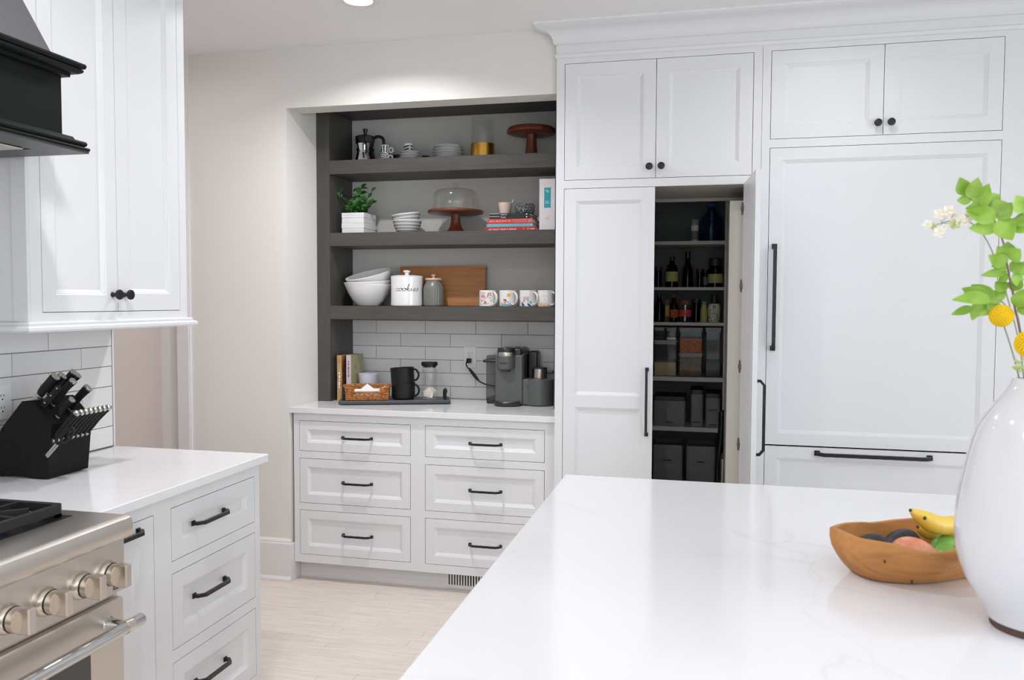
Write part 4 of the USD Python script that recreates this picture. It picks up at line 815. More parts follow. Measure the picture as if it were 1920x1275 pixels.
for i in range(9):
    m = rot(rot(bx(-.024, .024, -.0018, .0018, 0, .034, .0008), pr2.uniform(-22, 22), (0, 1, 0)), pr2.uniform(-35, 35))
    t = thing('sweetener_sachet', 'paper sweetener sachet in the glass canister', 'sachet', (p_[0] + pr2.uniform(-.006, .006), p_[1] - .022 + i * .005, p_[2] + .0095 + (i % 3) * .006), 'sachets in the glass canister')
    part(t, 'packet', mv(m, 0, 0, 0.0), 'sachet', False)

# coffee machine
km = thing('coffee_machine', 'dark grey pod coffee machine with a side milk frother on the niche worktop', 'coffee machine', (-.99, 4.32, WZ), local=False)
z = WZ
part(km, 'body', [rbx(-1.090, -.9405, 4.245, 4.415, z + .004, z + .268, .008), rbx(-1.083, -.9405, 4.30, 4.42, z + .20, z + .302, .012)], 'machine_grey', 40)
part(km, 'brew_head', [mv(lathe([(0, .192), (.044, .192), (.0485, .196), (.050, .205), (.050, .262), (0, .262)], 56), -1.030, 4.252, z)], 'machine_grey', 40)
part(km, 'ring', mv(lathe([(.0475, .262), (.0515, .262), (.0525, .266), (.0525, .280), (.0505, .284), (.0475, .284), (.0475, .262)], 56), -1.030, 4.252, z), 'brushed', 40, label='brushed metal band')
part(km, 'head_top', [mv(lathe([(0, .262), (.0478, .262), (.0478, .286), (.047, .300), (.043, .306), (0, .307)], 56), -1.030, 4.252, z), rbx(-1.02, -.948, 4.25, 4.41, z + .255, z + .305, .012)], 'machine_dark', 40)
part(km, 'spout', mv(lathe([(0, .180), (.024, .180), (.031, .192), (0, .192)], 32), -1.030, 4.252, z), 'machine_dark', 40)
dt = part(km, 'drip_tray', mv(sc(lathe([(0, 0), (.066, 0), (.070, .004), (.071, .020), (.067, .024), (0, .024)], 56), 1, .8, 1), -1.018, 4.225, z), 'machine_dark', 40)
part(dt, 'grid', mv(sc(lathe([(0, .0242), (.058, .0242), (.058, .0255), (0, .0255)], 48), 1, .8, 1), -1.018, 4.225, z), 'brushed', 30)
m = letters('KEURIG', .0085, .0006, True); q = m.vertices; aa = -PI / 2 - .02 + (q[:, 0] - q[:, 0].mean()) / .05; rr = .0500 + q[:, 2]; m.vertices = np.stack([-1.030 + rr * np.cos(aa), 4.252 + rr * np.sin(aa), z + .222 + q[:, 1]], 1)
part(km, 'lettering', m, 'machine_dark', False)
wr = part(km, 'water_tank', [rbx(-1.153, -1.0905, 4.285, 4.42, z + .012, z + .262, .012)], 'smoke_plastic', 40, label='translucent water tank')
part(wr, 'tank_foot', rbx(-1.150, -1.0905, 4.29, 4.42, z + .0005, z + .030, .006), 'machine_dark', 40)
part(wr, 'tank_lid', rbx(-1.168, -1.0905, 4.282, 4.42, z + .222, z + .238, .005), 'machine_dark', 40)
part(km, 'mast', rbx(-.955, -.9335, 4.262, 4.40, z + .06, z + .273, .006), 'machine_dark', 40)
part(km, 'rear_column', rbx(-.9330, -.880, 4.345, 4.425, z + .12, z + .285, .010), 'machine_dark', 40)
fro = part(km, 'frother_base', [mv(lathe([(0, .003), (.074, .003), (.0775, .008), (.0775, .138), (.074, .142), (0, .142)], 56), -.860, 4.305, z), rbx(-.9405, -.86, 4.2475, 4.38, z + .004, z + .141, .006)], 'machine_grey', 40)
for dx, dz in ((-.910, .105), (-.8965, .116), (-.8965, .093)):
    part(fro, 'button', mv(rot(lathe([(0, 0), (.0055, 0), (.0055, .0015), (0, .0022)], 20), 90, (1, 0, 0)), dx, 4.2476, z + dz - .004), 'machine_dark', 40)
mj = thing('milk_frother_jug', 'small steel milk frother cup with a dark lid on the coffee machine', 'milk frother', (-.860, 4.305, z + .1422))
part(mj, 'cup', lathe([(0, 0), (.038, 0), (.040, .003), (.040, .052), (0, .052)], 44), 'brushed', 40)
part(mj, 'lid', lathe([(0, .0521), (.0405, .0521), (.0415, .055), (.0405, .059), (0, .061)], 44), 'machine_dark', 40)
part(mj, 'handle', rbx(.041, .075, -.012, .012, .024, .044, .005), 'machine_dark', 40)
# socket, cord, switch
def outlet(label, x0, x1, z0, z1, y, a, kind_):
    t = thing('wall_outlet' if kind_ else 'light_switch', label, 'wall outlet' if kind_ else 'light switch', (x0 + (x1 - x0) / 2 if a == 0 else y, y if a == 0 else x0 + (x1 - x0) / 2, (z0 + z1) / 2), rz=a)
    w_, h_ = (x1 - x0) / 2, (z1 - z0) / 2
    part(t, 'plate', bx(-w_, w_, -.005, 0, -h_, h_, .0015), 'outlet_white', False)
    if kind_:
        part(t, 'face', bx(-.0165, .0165, -.0066, -.004, -.033, .033, .001), 'outlet_white', False)
        for s in (1, -1):
            part(t, 'slot', [bx(dx - .001, dx + .001, -.0068, -.0062, s * .019 - .0005, s * .019 + .007) for dx in (-.006, .006)] + [mv(rot(lathe([(0, 0), (.0026, 0), (.0026, .0005), (0, .0005)], 12), 90, (1, 0, 0)), 0, -.0063, s * .019 - .009)], 'black_void', False, kind='stuff')
    else: part(t, 'rocker', rot(bx(-.0165, .0165, -.0085, -.004, -.033, .033, .001), 2.5, (1, 0, 0)), 'outlet_white', False)
    return t
outlet('white double socket plate behind the black plug in the niche', -1.3265, -1.2515, 1.091, 1.2105, YB - .009, 0, True)
outlet('white rocker switch plate behind the coffee machine', -.948, -.872, 1.088, 1.207, YB - .009, 0, False)
outlet('white double socket plate on the tiles behind the knife block', 2.122, 2.196, 1.085, 1.197, XL, 90, True)
pcd = thing('power_cord', 'black power cord plugged into the niche socket', 'power cord', (-1.289, YB - .016, 1.132), local=False)
part(pcd, 'plug', [rbx(-1.302, -1.276, 4.418, 4.4465, 1.120, 1.146, .006)], 'bakelite', 40)
part(pcd, 'cable', tube(spline([(-1.292, 4.424, 1.138), (-1.299, 4.412, 1.12), (-1.293, 4.41, 1.100), (-1.272, 4.412, 1.078), (-1.245, 4.414, 1.043), (-1.222, 4.416, 1.020), (-1.190, 4.418, 1.005), (-1.160, 4.426, .998), (-1.12, 4.436, .99)], 60), .0038, 8), 'bakelite', 50)
part(pcd, 'strain_relief', tube([(-1.283, 4.411, 1.092), (-1.266, 4.4125, 1.070), (-1.243, 4.414, 1.041), (-1.230, 4.415, 1.027)], [.006, .0085, .0085, .006], 10), 'bakelite', 40)

# ================================================================== pantry behind the open door
pu = thing('pantry_shelving', 'tall shelf unit full of jars and bins inside the dark pantry', 'shelving', (-.17, 4.8, 0), local=False)
part(pu, 'side_panel', bx(.094, .114, 4.65, 4.985, 0, 2.28), 'pantry_shelf', False); part(pu, 'side_panel', bx(-.50, -.48, 4.65, 4.985, 0, 2.28), 'pantry_shelf', False)
part(pu, 'back_panel', bx(-.48, .094, 4.97, 4.985, 0, 2.28), 'pantry_shade_grey', False)
PZ = [1.801, 1.548, 1.354, 1.051, .773, .43]
for zt, th in zip(PZ, (.019, .016, .017, .023, .024, .02)): part(pu, 'shelf', bx(-.4798, .0938, 4.65, 4.9698, zt - th, zt), 'pantry_shelf', False)
PY = 4.75
def jar(name, label, c, x, z, prof, mat, lid=None, lidmat='lid_dark', lab=None, fill=None, y=PY, n=28, group=None):
    t = thing(name, label, c, (x, y, z), group)
    part(t, 'body', lathe(prof, n), mat, 40)
    if fill: part(t, 'contents', lathe(fill[0], n), fill[1], 40)
    if lid: part(t, 'lid', lathe(lid, n), lidmat, 40)
    if lab: part(t, 'label', lathe(lab[0], n), lab[1], 40, label=lab[2] if len(lab) > 2 else None)
    return t
def cyl(r, h, z0=0., b=.003): return [(0, z0), (r - b, z0), (r, z0 + b), (r, z0 + h - b), (r - b, z0 + h), (0, z0 + h)]
def band(r, z0, z1): return [(r, z0), (r + .0006, z0), (r + .0006, z1), (r, z1), (r, z0)]
z = PZ[0] + .0004
jar('shaker_bottle', 'pale bottle with a grey screw lid on the top pantry shelf', 'bottle', -.0685, z, cyl(.0215, .095), 'dull_white', [(0, .0952), (.0225, .0952), (.0225, .122), (.021, .124), (0, .124)], 'lid_grey', (band(.0216, .012, .062), 'print_grey'))
jg = thing('water_jug', 'big blue plastic water jug on the top pantry shelf', 'jug', (.0215, 4.775, z))
part(jg, 'body', lathe([(0, 0), (.055, 0), (.063, .008), (.063, .05), (.061, .055), (.063, .06), (.063, .115), (.055, .140), (.032, .165), (.022, .170), (.022, .195), (0, .195)], 40), 'blue_plastic', 40)
part(jg, 'cap', lathe([(0, .1952), (.025, .1952), (.025, .213), (0, .213)], 28), 'print_blue', 40); part(jg, 'carry_handle', tube(spline([(.0, -.060, .118), (.0, -.085, .135), (0, -.070, .165), (0, -.024, .172)], 16), .007, 8), 'print_blue', 40)
z = PZ[1] + .0004
jar('glass_jar', 'small dark glass jar at the left end of the second pantry shelf', 'jar', -.2675, z, cyl(.0195, .095), 'dark_glass', [(0, .0952), (.020, .0952), (.020, .115), (0, .116)], 'lid_dark')
jar('oil_bottle', 'squat dark oil bottle with a long olive label in the pantry', 'bottle', -.1915, z, [(0, 0), (.034, 0), (.0345, .004), (.0345, .085), (.030, .115), (.014, .138), (.013, .150), (0, .150)], 'dark_glass', [(0, .1502), (.0145, .1502), (.0145, .172), (0, .173)], 'lid_dark', (band(.0347, .032, .088), 'label_olive'), ([(0, .003), (.030, .003), (.030, .085), (.026, .105), (0, .108)], 'dark_liquid'))
jar('wine_bottle', 'slim dark wine bottle with a black capsule in the pantry', 'bottle', -.1045, z, [(0, 0), (.0285, 0), (.0295, .004), (.0295, .085), (.0245, .108), (.0135, .140), (.0125, .165), (0, .165)], 'dark_glass', [(0, .1652), (.0135, .1652), (.0138, .168), (.0138, .200), (0, .201)], 'bakelite', None, ([(0, .003), (.026, .003), (.026, .085), (.020, .108), (0, .112)], 'dark_liquid'))
jar('glass_jar', 'dark lidded jar between the wine bottle and the big jar', 'jar', -.038, z, cyl(.018, .085), 'dark_glass', [(0, .0852), (.0185, .0852), (.0185, .104), (0, .105)], 'lid_dark', None, None, 4.76)
jar('glass_jar', 'dark lidded jar with a grey label next to the big jar', 'jar', -.0005 - .0195 + .012, z, cyl(.016, .082), 'dark_glass', [(0, .0822), (.0165, .0822), (.0165, .100), (0, .101)], 'lid_dark', (band(.0162, .015, .06), 'print_grey'), None, 4.815)
jar('glass_jar', 'big dark jar with an olive label at the right end of the shelf', 'jar', .0475, z, [(0, 0), (.038, 0), (.0405, .004), (.0405, .098), (.034, .115), (.030, .120), (0, .120)], 'dark_glass', [(0, .1202), (.036, .1202), (.037, .124), (.037, .158), (.030, .163), (0, .164)], 'lid_dark', (band(.0407, .024, .074), 'label_olive'), ([(0, .004), (.036, .004), (.036, .10), (0, .10)], 'dark_liquid'))
z = PZ[2] + .0004
jar('sauce_bottle', 'dark sauce bottle at the left end of the third pantry shelf', 'bottle', -.2595, z, [(0, 0), (.027, 0), (.0285, .004), (.0285, .09), (.014, .120), (.012, .140), (0, .140)], 'dark_glass', [(0, .1402), (.0135, .1402), (.0135, .156), (0, .157)], 'bakelite')
t = thing('food_carton', 'narrow brown food carton behind the amber bottle', 'box', (-.2155, 4.80, z)); part(t, 'carton', bx(-.013, .013, -.025, .025, 0, .125, .0008), 'box_brown', False); part(t, 'print', bx(-.010, .010, -.0256, -.0249, .03, .09), 'label_olive', False)
jar('sauce_bottle', 'amber bottle with an orange label on the third pantry shelf', 'bottle', -.1775, z, [(0, 0), (.0225, 0), (.0235, .004), (.0235, .085), (.012, .112), (.011, .138), (0, .138)], 'amber_glass', [(0, .1382), (.0125, .1382), (.0125, .155), (0, .156)], 'box_brown', (band(.0237, .024, .070), 'grain_orange'), ([(0, .003), (.020, .003), (.020, .08), (0, .08)], 'dark_liquid'))
jar('preserve_jar', 'wide glass jar of dark preserve with a tan lid in the pantry', 'jar', -.1155, z, cyl(.0345, .098), 'clear_glass', [(0, .0982), (.035, .0982), (.0355, .101), (.0355, .122), (0, .124)], 'box_brown', (band(.0346, .030, .07), 'book_coral'), ([(0, .004), (.031, .004), (.031, .075), (0, .075)], 'dark_liquid'))
jar('spice_jar', 'tall spice jar with a dark ridged lid behind the preserve jar', 'jar', -.0555, z, cyl(.0225, .105), 'dark_glass', [(0, .1052), (.0235, .1052), (.0235, .130), (0, .132)], 'lid_dark', None, None, 4.79)
jar('dressing_bottle', 'pale green dressing bottle beside the patterned white bottle', 'bottle', -.0125, z, [(0, 0), (.0185, 0), (.0195, .003), (.0195, .070), (.012, .095), (.011, .100), (0, .100)], 'label_olive', [(0, .1002), (.0125, .1002), (.0125, .116), (0, .117)], 'print_green')
t = jar('syrup_bottle', 'white bottle with a black floral print and round black cap in the pantry', 'bottle', .0430, z, [(0, 0), (.028, 0), (.030, .004), (.0335, .05), (.0335, .085), (.028, .102), (.012, .106), (0, .106)], 'label_cream', [(0, .1062), (.015, .1062), (.017, .112), (.017, .150), (.012, .157), (0, .158)], 'lid_dark')
sr_ = prof_rad([(.028, 0), (.030, .004), (.0335, .05), (.0335, .085), (.028, .102)]); pr3 = random.Random(9)
fl_ = [Point(pr3.uniform(-.036, .036), pr3.uniform(.008, .072)).buffer(pr3.uniform(.0012, .0026), 4) for _ in range(42)] + [sbox(-.007, .078, .007, .094).difference(sbox(-.004, .082, .004, .090)), sbox(-.014, .046, .014, .0475), sbox(-.010, .051, .010, .0525)]
part(t, 'print', wrap(unary_union(fl_), sr_, -PI / 2, .033, step=.006), 'ink', False)
z = PZ[3] + .0004
def canister(label, x0, x1, y0, y1, z0, h, fill=None, fh=.6, lidh=.022, mat='clear_plastic'):
    t = thing('storage_container', label, 'container', ((x0 + x1) / 2, (y0 + y1) / 2, z0)); w, d = (x1 - x0) / 2, (y1 - y0) / 2; hb = h - lidh
    sq = sbox(-w + .002, -d + .002, w - .002, d - .002).buffer(-.008).buffer(.008, 4); inn = sq.buffer(-.0018)
    part(t, 'body', ext(sq, hb - .0004), mat, 30)
    lo = sbox(-w, -d, w, d).buffer(-.009).buffer(.009, 4)
    part(t, 'lid', [mv(ext(lo, lidh * .42), 0, 0, h - lidh * .42), mv(ext(lo.buffer(-.005), lidh * .40), 0, 0, h - lidh * .80), mv(ext(lo.buffer(-.001), lidh * .2), 0, 0, hb - .0003)], 'lid_grey', 30)
    if fill: part(t, 'contents', mv(ext(inn.buffer(-.0004), hb * fh), 0, 0, .0022), fill, False)
    return t
canister('clear lidded container part full of cream coloured grain', -.284, -.155, 4.69, 4.84, z, .200, 'grain_cream', .42)
canister('little clear lidded container, left one on the cream grain container', -.284, -.224, 4.70, 4.77, z + .2004, .0715, 'grain_dark', .5, .018)
canister('little clear lidded container, right one on the cream grain container', -.219, -.157, 4.70, 4.77, z + .2004, .0715, 'dull_white', .25, .018)
canister('clear lidded container full of brown cereal under the orange one', -.147, -.014, 4.69, 4.84, z, .131, 'grain_brown', .95)
canister('clear lidded container of orange lentils on the brown cereal one', -.147, -.014, 4.69, 4.84, z + .1314, .141, 'grain_orange', .66)
canister('tall clear lidded container of dark beans at the right of its shelf', -.005, .086, 4.69, 4.82, z, .274, 'grain_dark', .33)
def bin_(label, x0, x1, z0, h, lid=False, mat='cloudy_plastic', y0=4.672, d=.24):
    t = thing('storage_bin', label, 'storage bin', ((x0 + x1) / 2, y0 + d / 2, z0)); w = (x1 - x0) / 2; q = d / 2; o_ = sbox(-w, -q, w, q).buffer(-.012).buffer(.012, 4)
    hb = h - (.024 if lid else 0)
    part(t, 'body', [ext(o_, .003), mv(ext(o_.difference(o_.buffer(-.0025)), hb - .003), 0, 0, .003)], mat, 30)
    part(t, 'finger_slot', bx(-.022, .022, -q - .001, -q + .0005, hb * .12, hb * .12 + .008), 'lid_dark', False)
    if lid: part(t, 'lid', mv(ext(o_.buffer(.001), .0235), 0, 0, hb + .0003), 'lid_dark', 30, label='dark lid')
    part(t, 'contents', mv(ext(o_.buffer(-.008), hb * .72), 0, 0, .0035), 'grain_dark' if lid else 'pantry_shade_grey', False)
    return t
z = PZ[4] + .0004
bin_('large frosted bin with a dark lid, left on the bin shelf', -.280, -.103, z, .165, True)
bin_('tall narrow frosted bin with a dark lid in the pantry', -.077, -.008, z, .206, True)
bin_('short frosted bin, lower of the two beside the tall narrow bin', .003, .0835, z, .083)
bin_('short frosted bin with a dark lid on top of the other short bin', .003, .0835, z + .0834, .104, True)
z = PZ[5] + .0004
bin_('wide frosted bin, lower left of the four on the lowest shelf', -.281, -.115, z, .132)
bin_('wide frosted bin, upper left of the four on the lowest shelf', -.281, -.115, z + .1324, .103)
bin_('wide frosted bin, lower right of the four on the lowest shelf', -.098, .064, z, .130)
bin_('wide frosted bin, upper right of the four on the lowest shelf', -.098, .064, z + .1304, .104)
vc = thing('stick_vacuum', 'slim black stick vacuum leaning at the right side of the pantry shelves', 'vacuum cleaner', (.075, 4.57, 0), local=False)
part(vc, 'wand', tube(spline([(.050, 4.545, .05), (.070, 4.56, .45), (.083, 4.57, .70), (.090, 4.575, .80)], 20), .017, 14), 'bakelite', 40)
part(vc, 'grip', tube(spline([(.083, 4.568, .66), (.090, 4.572, .78), (.091, 4.574, .86), (.089, 4.577, .872)], 16), [.020] * 6 + [.018] * 6 + [.014] * 4 if False else .0175, 14), 'bakelite', 40)
part(vc, 'motor_body', tube([(.100, 4.535, .30), (.100, 4.535, .31), (.098, 4.54, .60), (.096, 4.545, .655)], [.012, .026, .024, .014], 18), 'bakelite', 40)
part(vc, 'dust_bin', tube([(.098, 4.517, .50), (.097, 4.519, .63)], .013, 14), 'brushed', 40)
part(vc, 'floor_head', rbx(-.06, .13, 4.50, 4.60, .0, .06, .015), 'bakelite', 40)

# ================================================================== beside the range: knife block
kb = thing('knife_block', 'black wooden knife block with an arched base on the left worktop', 'knife block', (-2.05, 2.2, WZ), local=False)
prof = [(-1.9585, WZ + .003), (-1.9395, 1.086), (-2.009, 1.1565), (-2.046, 1.1535), (-2.128, 1.063), (-2.150, .975), (-2.152, WZ + .003), (-2.130, WZ + .003), (-2.105, WZ + .009), (-2.055, WZ + .010), (-2.02, WZ + .003)]
m = ext(Polygon(prof).buffer(-.003).buffer(.003, 4), .170); m.vertices = np.stack([m.vertices[:, 0], 2.285 - m.vertices[:, 2], m.vertices[:, 1]], 1); m = m if m.volume > 0 else (m.invert() or m)
part(kb, 'block', m, 'block_black', 20)
for q in (2.135, 2.268):
    for x_ in (-1.985, -2.14): part(kb, 'foot', mv(lathe(cyl(.008, .0035, 0, .0005), 16), x_, q, WZ), 'bakelite', 30)
def ell(c, ax, a, b, n, sd): 
    ax = np.array(ax, float); ax /= np.linalg.norm(ax); s = np.array(sd, float); u = np.cross(ax, s); th = np.arange(n) * 2 * PI / n
    return c + np.outer(np.cos(th) * a, u) + np.outer(np.sin(th) * b, s)
def knife(label, butt, base, w=.0125, th=.0085, sweep=.004, group=None):
    """A knife in its slot: black handle with a steel butt cap and bolster; w half height, th half thickness."""
    bu, ba = np.array(butt, float), np.array(base, float); ax = bu - ba; L = np.linalg.norm(ax); ax /= L; up = np.array((-ax[2], 0, ax[0])); sd = (0, 1, 0)
    t = thing('knife', label, 'knife', tuple(ba), group, local=False)
    C = lambda q: ba + ax * L * q + up * sweep * 4 * q * (1 - q)
    part(t, 'handle', loft([ell(C(q), ax, w * k_, th * k_, 16, sd) for q, k_ in ((.10, .80), (.16, .92), (.35, 1.0), (.55, .92), (.8, 1.0), (.93, 1.08))]), 'matte_black', 50)
    part(t, 'butt_cap', loft([ell(C(q), ax, w * k_, th * k_, 16, sd) for q, k_ in ((.93, 1.10), (.985, 1.10), (1.0, .85))]), 'brushed', 40, label='steel butt cap')
    part(t, 'bolster', loft([ell(C(q), ax, w * k_, th * k_, 16, sd) for q, k_ in ((.01, .75), (.06, .95), (.10, .82))]), 'brushed', 40, label='steel bolster')
    part(t, 'blade', loft([ell(ba - ax * q, ax, w * .9, .0009, 8, sd) for q in (.055, -.002)]), 'brushed', False)
def onface(b):      # where the line from the butt at 45 degrees meets the sloping top of the block
    t_ = (b[0] + b[2] + .853) / 2 - .0015; return (b[0] - t_, b[1], b[2] - t_)
for w_, b, hw in (('chef knife, leftmost in the block, its steel cap highest at the left', (-1.945, 2.145, 1.233), .0145), ('knife just right of the leftmost knife in the block', (-1.957, 2.186, 1.231), .0135), ('knife at the back of the block, the highest of all', (-1.946, 2.224, 1.237), .0145), ('knife at the far back of the block next to the highest one', (-1.967, 2.262, 1.225), .0125),
                 ('knife below the highest pair in the block', (-1.900, 2.166, 1.218), .0115), ('long knife standing out to the right above the steak knives', (-1.888, 2.214, 1.192), .014), ('short paring knife in the middle of the block', (-1.892, 2.150, 1.162), .011)):
    knife('black handled ' + w_, b, onface(b), hw)
b = np.array((-1.921, 2.131, 1.202)); ba = np.array(onface(b)); ax = (b - ba) / np.linalg.norm(b - ba)
t = thing('knife', 'flat black handled knife with three steel rivets at the front of the block', 'knife', tuple(ba), local=False)
up = np.array((-ax[2], 0, ax[0]))
part(t, 'handle', loft([ell(ba + ax * q, ax, .0115 * k_, .006, 16, (0, 1, 0)) for q, k_ in ((.004, .9), (.03, 1), (.06, .9), (.085, 1.05), (np.linalg.norm(b - ba) - .004, .9), (np.linalg.norm(b - ba), .5))]), 'matte_black', 50)
for q in (.02, .052, .084): part(t, 'rivet', mv(rot(lathe(cyl(.0030, .0012, 0, .0003), 12), 90, (1, 0, 0)), *(ba + ax * q + np.array((0, -.0056, 0)))), 'brushed', 30)
for i, o_ in enumerate(('nearest the camera', 'second from the camera', 'third from the camera', 'fourth from the camera', 'fifth from the camera', 'sixth from the camera', 'seventh from the camera', 'farthest from the camera')):
    yy = 2.1265 + i * .0198; knife('small black steak knife in the front row of the block, ' + o_, (-1.8555, yy, 1.126), (-1.9505, yy, 1.031), .0095, .0066, .003, 'steak knives in the front row')
scs = thing('kitchen_scissors', 'black handled kitchen scissors in the front of the knife block', 'scissors', (-1.93, 2.235, 1.02), local=False)
a = np.arange(28) * 2 * PI / 28
for k_, (cx_, cz_, cy_) in enumerate(((-1.893, 1.052, 2.105), (-1.868, 1.060, 2.098))):
    d1 = np.array((.7071, 0, .7071)); d2 = np.array((-.7071, 0, .7071))
    part(scs, 'loop', tube(np.array([cx_, cy_, cz_]) + np.outer(np.cos(a) * .028, d1) + np.outer(np.sin(a) * .013, d2), .0045, 8, closed=True), 'matte_black', 50)
part(scs, 'shank', [loft([ell(np.array(c_), (.7071, 0, .7071), .007, .002, 10, (0, 1, 0)) for c_ in ((-1.952, 2.106, .989), (-1.925, 2.106, 1.016), (-1.912, 2.106, 1.030))])], 'brushed', 30, label='steel shank')

# ================================================================== on the island
bw = thing('fruit_bowl', 'rough carved wooden bowl with a pointed end on the island', 'bowl', (.43, 1.81, WZ), local=False)
rim = [(.2555, 1.802), (.297, 1.724), (.347, 1.692), (.388, 1.678), (.43, 1.682), (.464, 1.697), (.53, 1.742), (.60, 1.80), (.632, 1.85), (.60, 1.902), (.53, 1.935), (.46, 1.932), (.402, 1.922), (.336, 1.885), (.285, 1.842)]
bot = [(.300, 1.795), (.317, 1.758), (.345, 1.738), (.397, 1.738), (.44, 1.754), (.473, 1.773), (.52, 1.805), (.56, 1.832), (.57, 1.855), (.55, 1.872), (.50, 1.882), (.44, 1.878), (.395, 1.868), (.345, 1.845), (.312, 1.82)]
NB = 72; CB = np.array((.43, 1.805))
def ring(pts, k=1.0, z=0., inset=0.):
    p = spline(list(pts) + [pts[0]], 240)[:, :2]; an = np.unwrap(np.arctan2(*(p - CB).T[::-1])); rr = np.hypot(*(p - CB).T)
    th = np.linspace(0, 2 * PI, NB, endpoint=False); o_ = np.argsort(an % (2 * PI)); r_ = np.interp(th, (an % (2 * PI))[o_], rr[o_], period=2 * PI) * k - inset
    return np.stack([CB[0] + r_ * np.cos(th), CB[1] + r_ * np.sin(th), np.full(NB, z)], 1)
R0, R1 = ring(bot), ring(rim); Zr = 1.0 + .004 * np.sin(np.arange(NB) * 2 * PI / NB * 2 + .6) + .002 * np.sin(np.arange(NB) * 2 * PI / NB * 5); Zr += .008 * np.exp(-((np.arange(NB) / NB * 2 * PI - PI) / .35) ** 2) * 0
def lev(q, bulge, ins): 
    m_ = R0 * (1 - q) + R1 * q; d_ = m_[:, :2] - CB; n_ = np.linalg.norm(d_, axis=1, keepdims=True); m_[:, :2] = CB + d_ * (1 + (bulge - ins) / n_); m_[:, 2] = WZ + q * (Zr - WZ); return m_
rings = [np.c_[R0[:, :2] * .96 + CB * .04, np.full(NB, WZ + .0008)]] + [lev(q, .016 * math.sin(PI * q), 0) for q in (.04, .2, .4, .6, .8, .96)] + [lev(1.0, -.001, 0), lev(1.012, -.006, 0), lev(1.0, -.0115, 0)] + [lev(q, .016 * math.sin(PI * q), .0135) for q in (.9, .7, .5, .32)]
f_ = lev(.2, .010, .022); f_[:, 2] = WZ + .020; rings.append(f_); f2 = f_.copy(); f2[:, :2] = CB + (f2[:, :2] - CB) * .4; f2[:, 2] = WZ + .016; rings.append(f2)
m = loft(rings); m.vertices += (meshkit.noise(m.vertices * 38, 3)[:, None] - .5) * .0022 * (m.vertices[:, 2:3] > WZ + .004)
part(bw, 'bowl', m, 'bowl_wood', 50)
part(bw, 'knot', [mv(sc(trimesh.creation.icosphere(2, 1), .0022, .0016, .0035), *p_) for p_ in ((.3990, 1.7235, .924), (.3435, 1.6985, .968), (.2730, 1.772, .978))], 'banana_tip', 40, kind='stuff')
def fruit(name, label, c, loc, prof, mat, tilt=(0, 0), rz=0, n=36, squash=(1, 1, 1), group=None):
    t = thing(name, label, c, loc, group, rz=rz); m = lathe(prof, n); m = rot(rot(sc(m, *squash), tilt[0], (0, 1, 0)), tilt[1], (1, 0, 0)); part(t, 'flesh', m, mat, 60); return t, tilt
def egg(L, r, k=.15, n=18): return [(r * math.sin(a_) * (1 - k * math.cos(a_)) if 0 < i < n else 0., -L * math.cos(a_)) for i, a_ in enumerate(np.linspace(0, PI, n + 1))]
FZ = WZ + .018
t, _ = fruit('avocado', 'dark avocado, the left one of two in the wooden bowl', 'avocado', (.336, 1.795, FZ + .033), egg(.036, .030, .22), 'avocado', (82, 0), -20); part(t, 'stem_end', mv(lathe(cyl(.004, .003, 0, .0005), 10), .0352, 0, .005), 'banana_tip', 30)
t, _ = fruit('avocado', 'dark avocado behind the mango in the wooden bowl', 'avocado', (.404, 1.850, FZ + .030), egg(.042, .030, .22), 'avocado', (80, 10), 25); part(t, 'stem_end', mv(lathe(cyl(.004, .003, 0, .0005), 10), .041, 0, .006), 'banana_tip', 30)
fruit('mango', 'smooth orange pink mango at the near side of the wooden bowl', 'mango', (.414, 1.772, FZ + .035), egg(.045, .031, -.12), 'mango', (96, 0), -14)
fruit('lime', 'bright green lime beside the mango, the higher of two', 'lime', (.484, 1.832, FZ + .037), egg(.028, .0235, 0), 'lime', (70, 20), 30)
fruit('lime', 'pale green lime low at the near rim of the bowl', 'lime', (.474, 1.786, FZ + .030), egg(.027, .0235, 0), 'lime', (80, 0), -10)
fruit('orange', 'orange partly hidden behind the white vase', 'orange', (.522, 1.826, FZ + .030), egg(.029, .030, 0), 'orange_peel')
def banana(label, pts, r, rz=0):
    p_ = spline(pts, 40); k = len(p_); q = np.linspace(0, 1, k); rad = r * np.clip(np.minimum((q + .02) / .34, (1.03 - q) / .14), 0, 1) ** .5 
    m = tube(p_, np.maximum(rad, .0035), 12); t = thing('banana', label, 'banana', tuple(p_[k // 2]), 'bananas in the wooden bowl' if False else None, local=False); part(t, 'peel', m, 'banana', 60)
    d_ = (p_[0] - p_[2]) / np.linalg.norm(p_[0] - p_[2]); part(t, 'tip', tube([p_[0] - d_ * .002, p_[0] + d_ * .0035], [.0040, .0030], 8), 'banana_tip', 40); d_ = (p_[-1] - p_[-3]) / np.linalg.norm(p_[-1] - p_[-3]); part(t, 'stem', tube([p_[-1] - d_ * .004, p_[-1] + d_ * .022], [.0055, .005], 8), 'banana', 40)
    return t
bn = banana('yellow banana with a brown spot lying across the fruit', [(.4140, 1.812, 1.044), (.436, 1.816, 1.030), (.462, 1.823, 1.016), (.490, 1.834, 1.012), (.520, 1.847, 1.014), (.556, 1.860, 1.023)], .0195)
part(bn, 'brown_spot', mv(sc(trimesh.creation.icosphere(2, 1), .0032, .0016, .0040), .4370, 1.7985, 1.0335), 'banana_tip', 40)
banana('yellow banana underneath the spotted one', [(.440, 1.862, .998), (.456, 1.872, .987), (.482, 1.880, .981), (.515, 1.884, .981), (.545, 1.884, .990)], .0145)

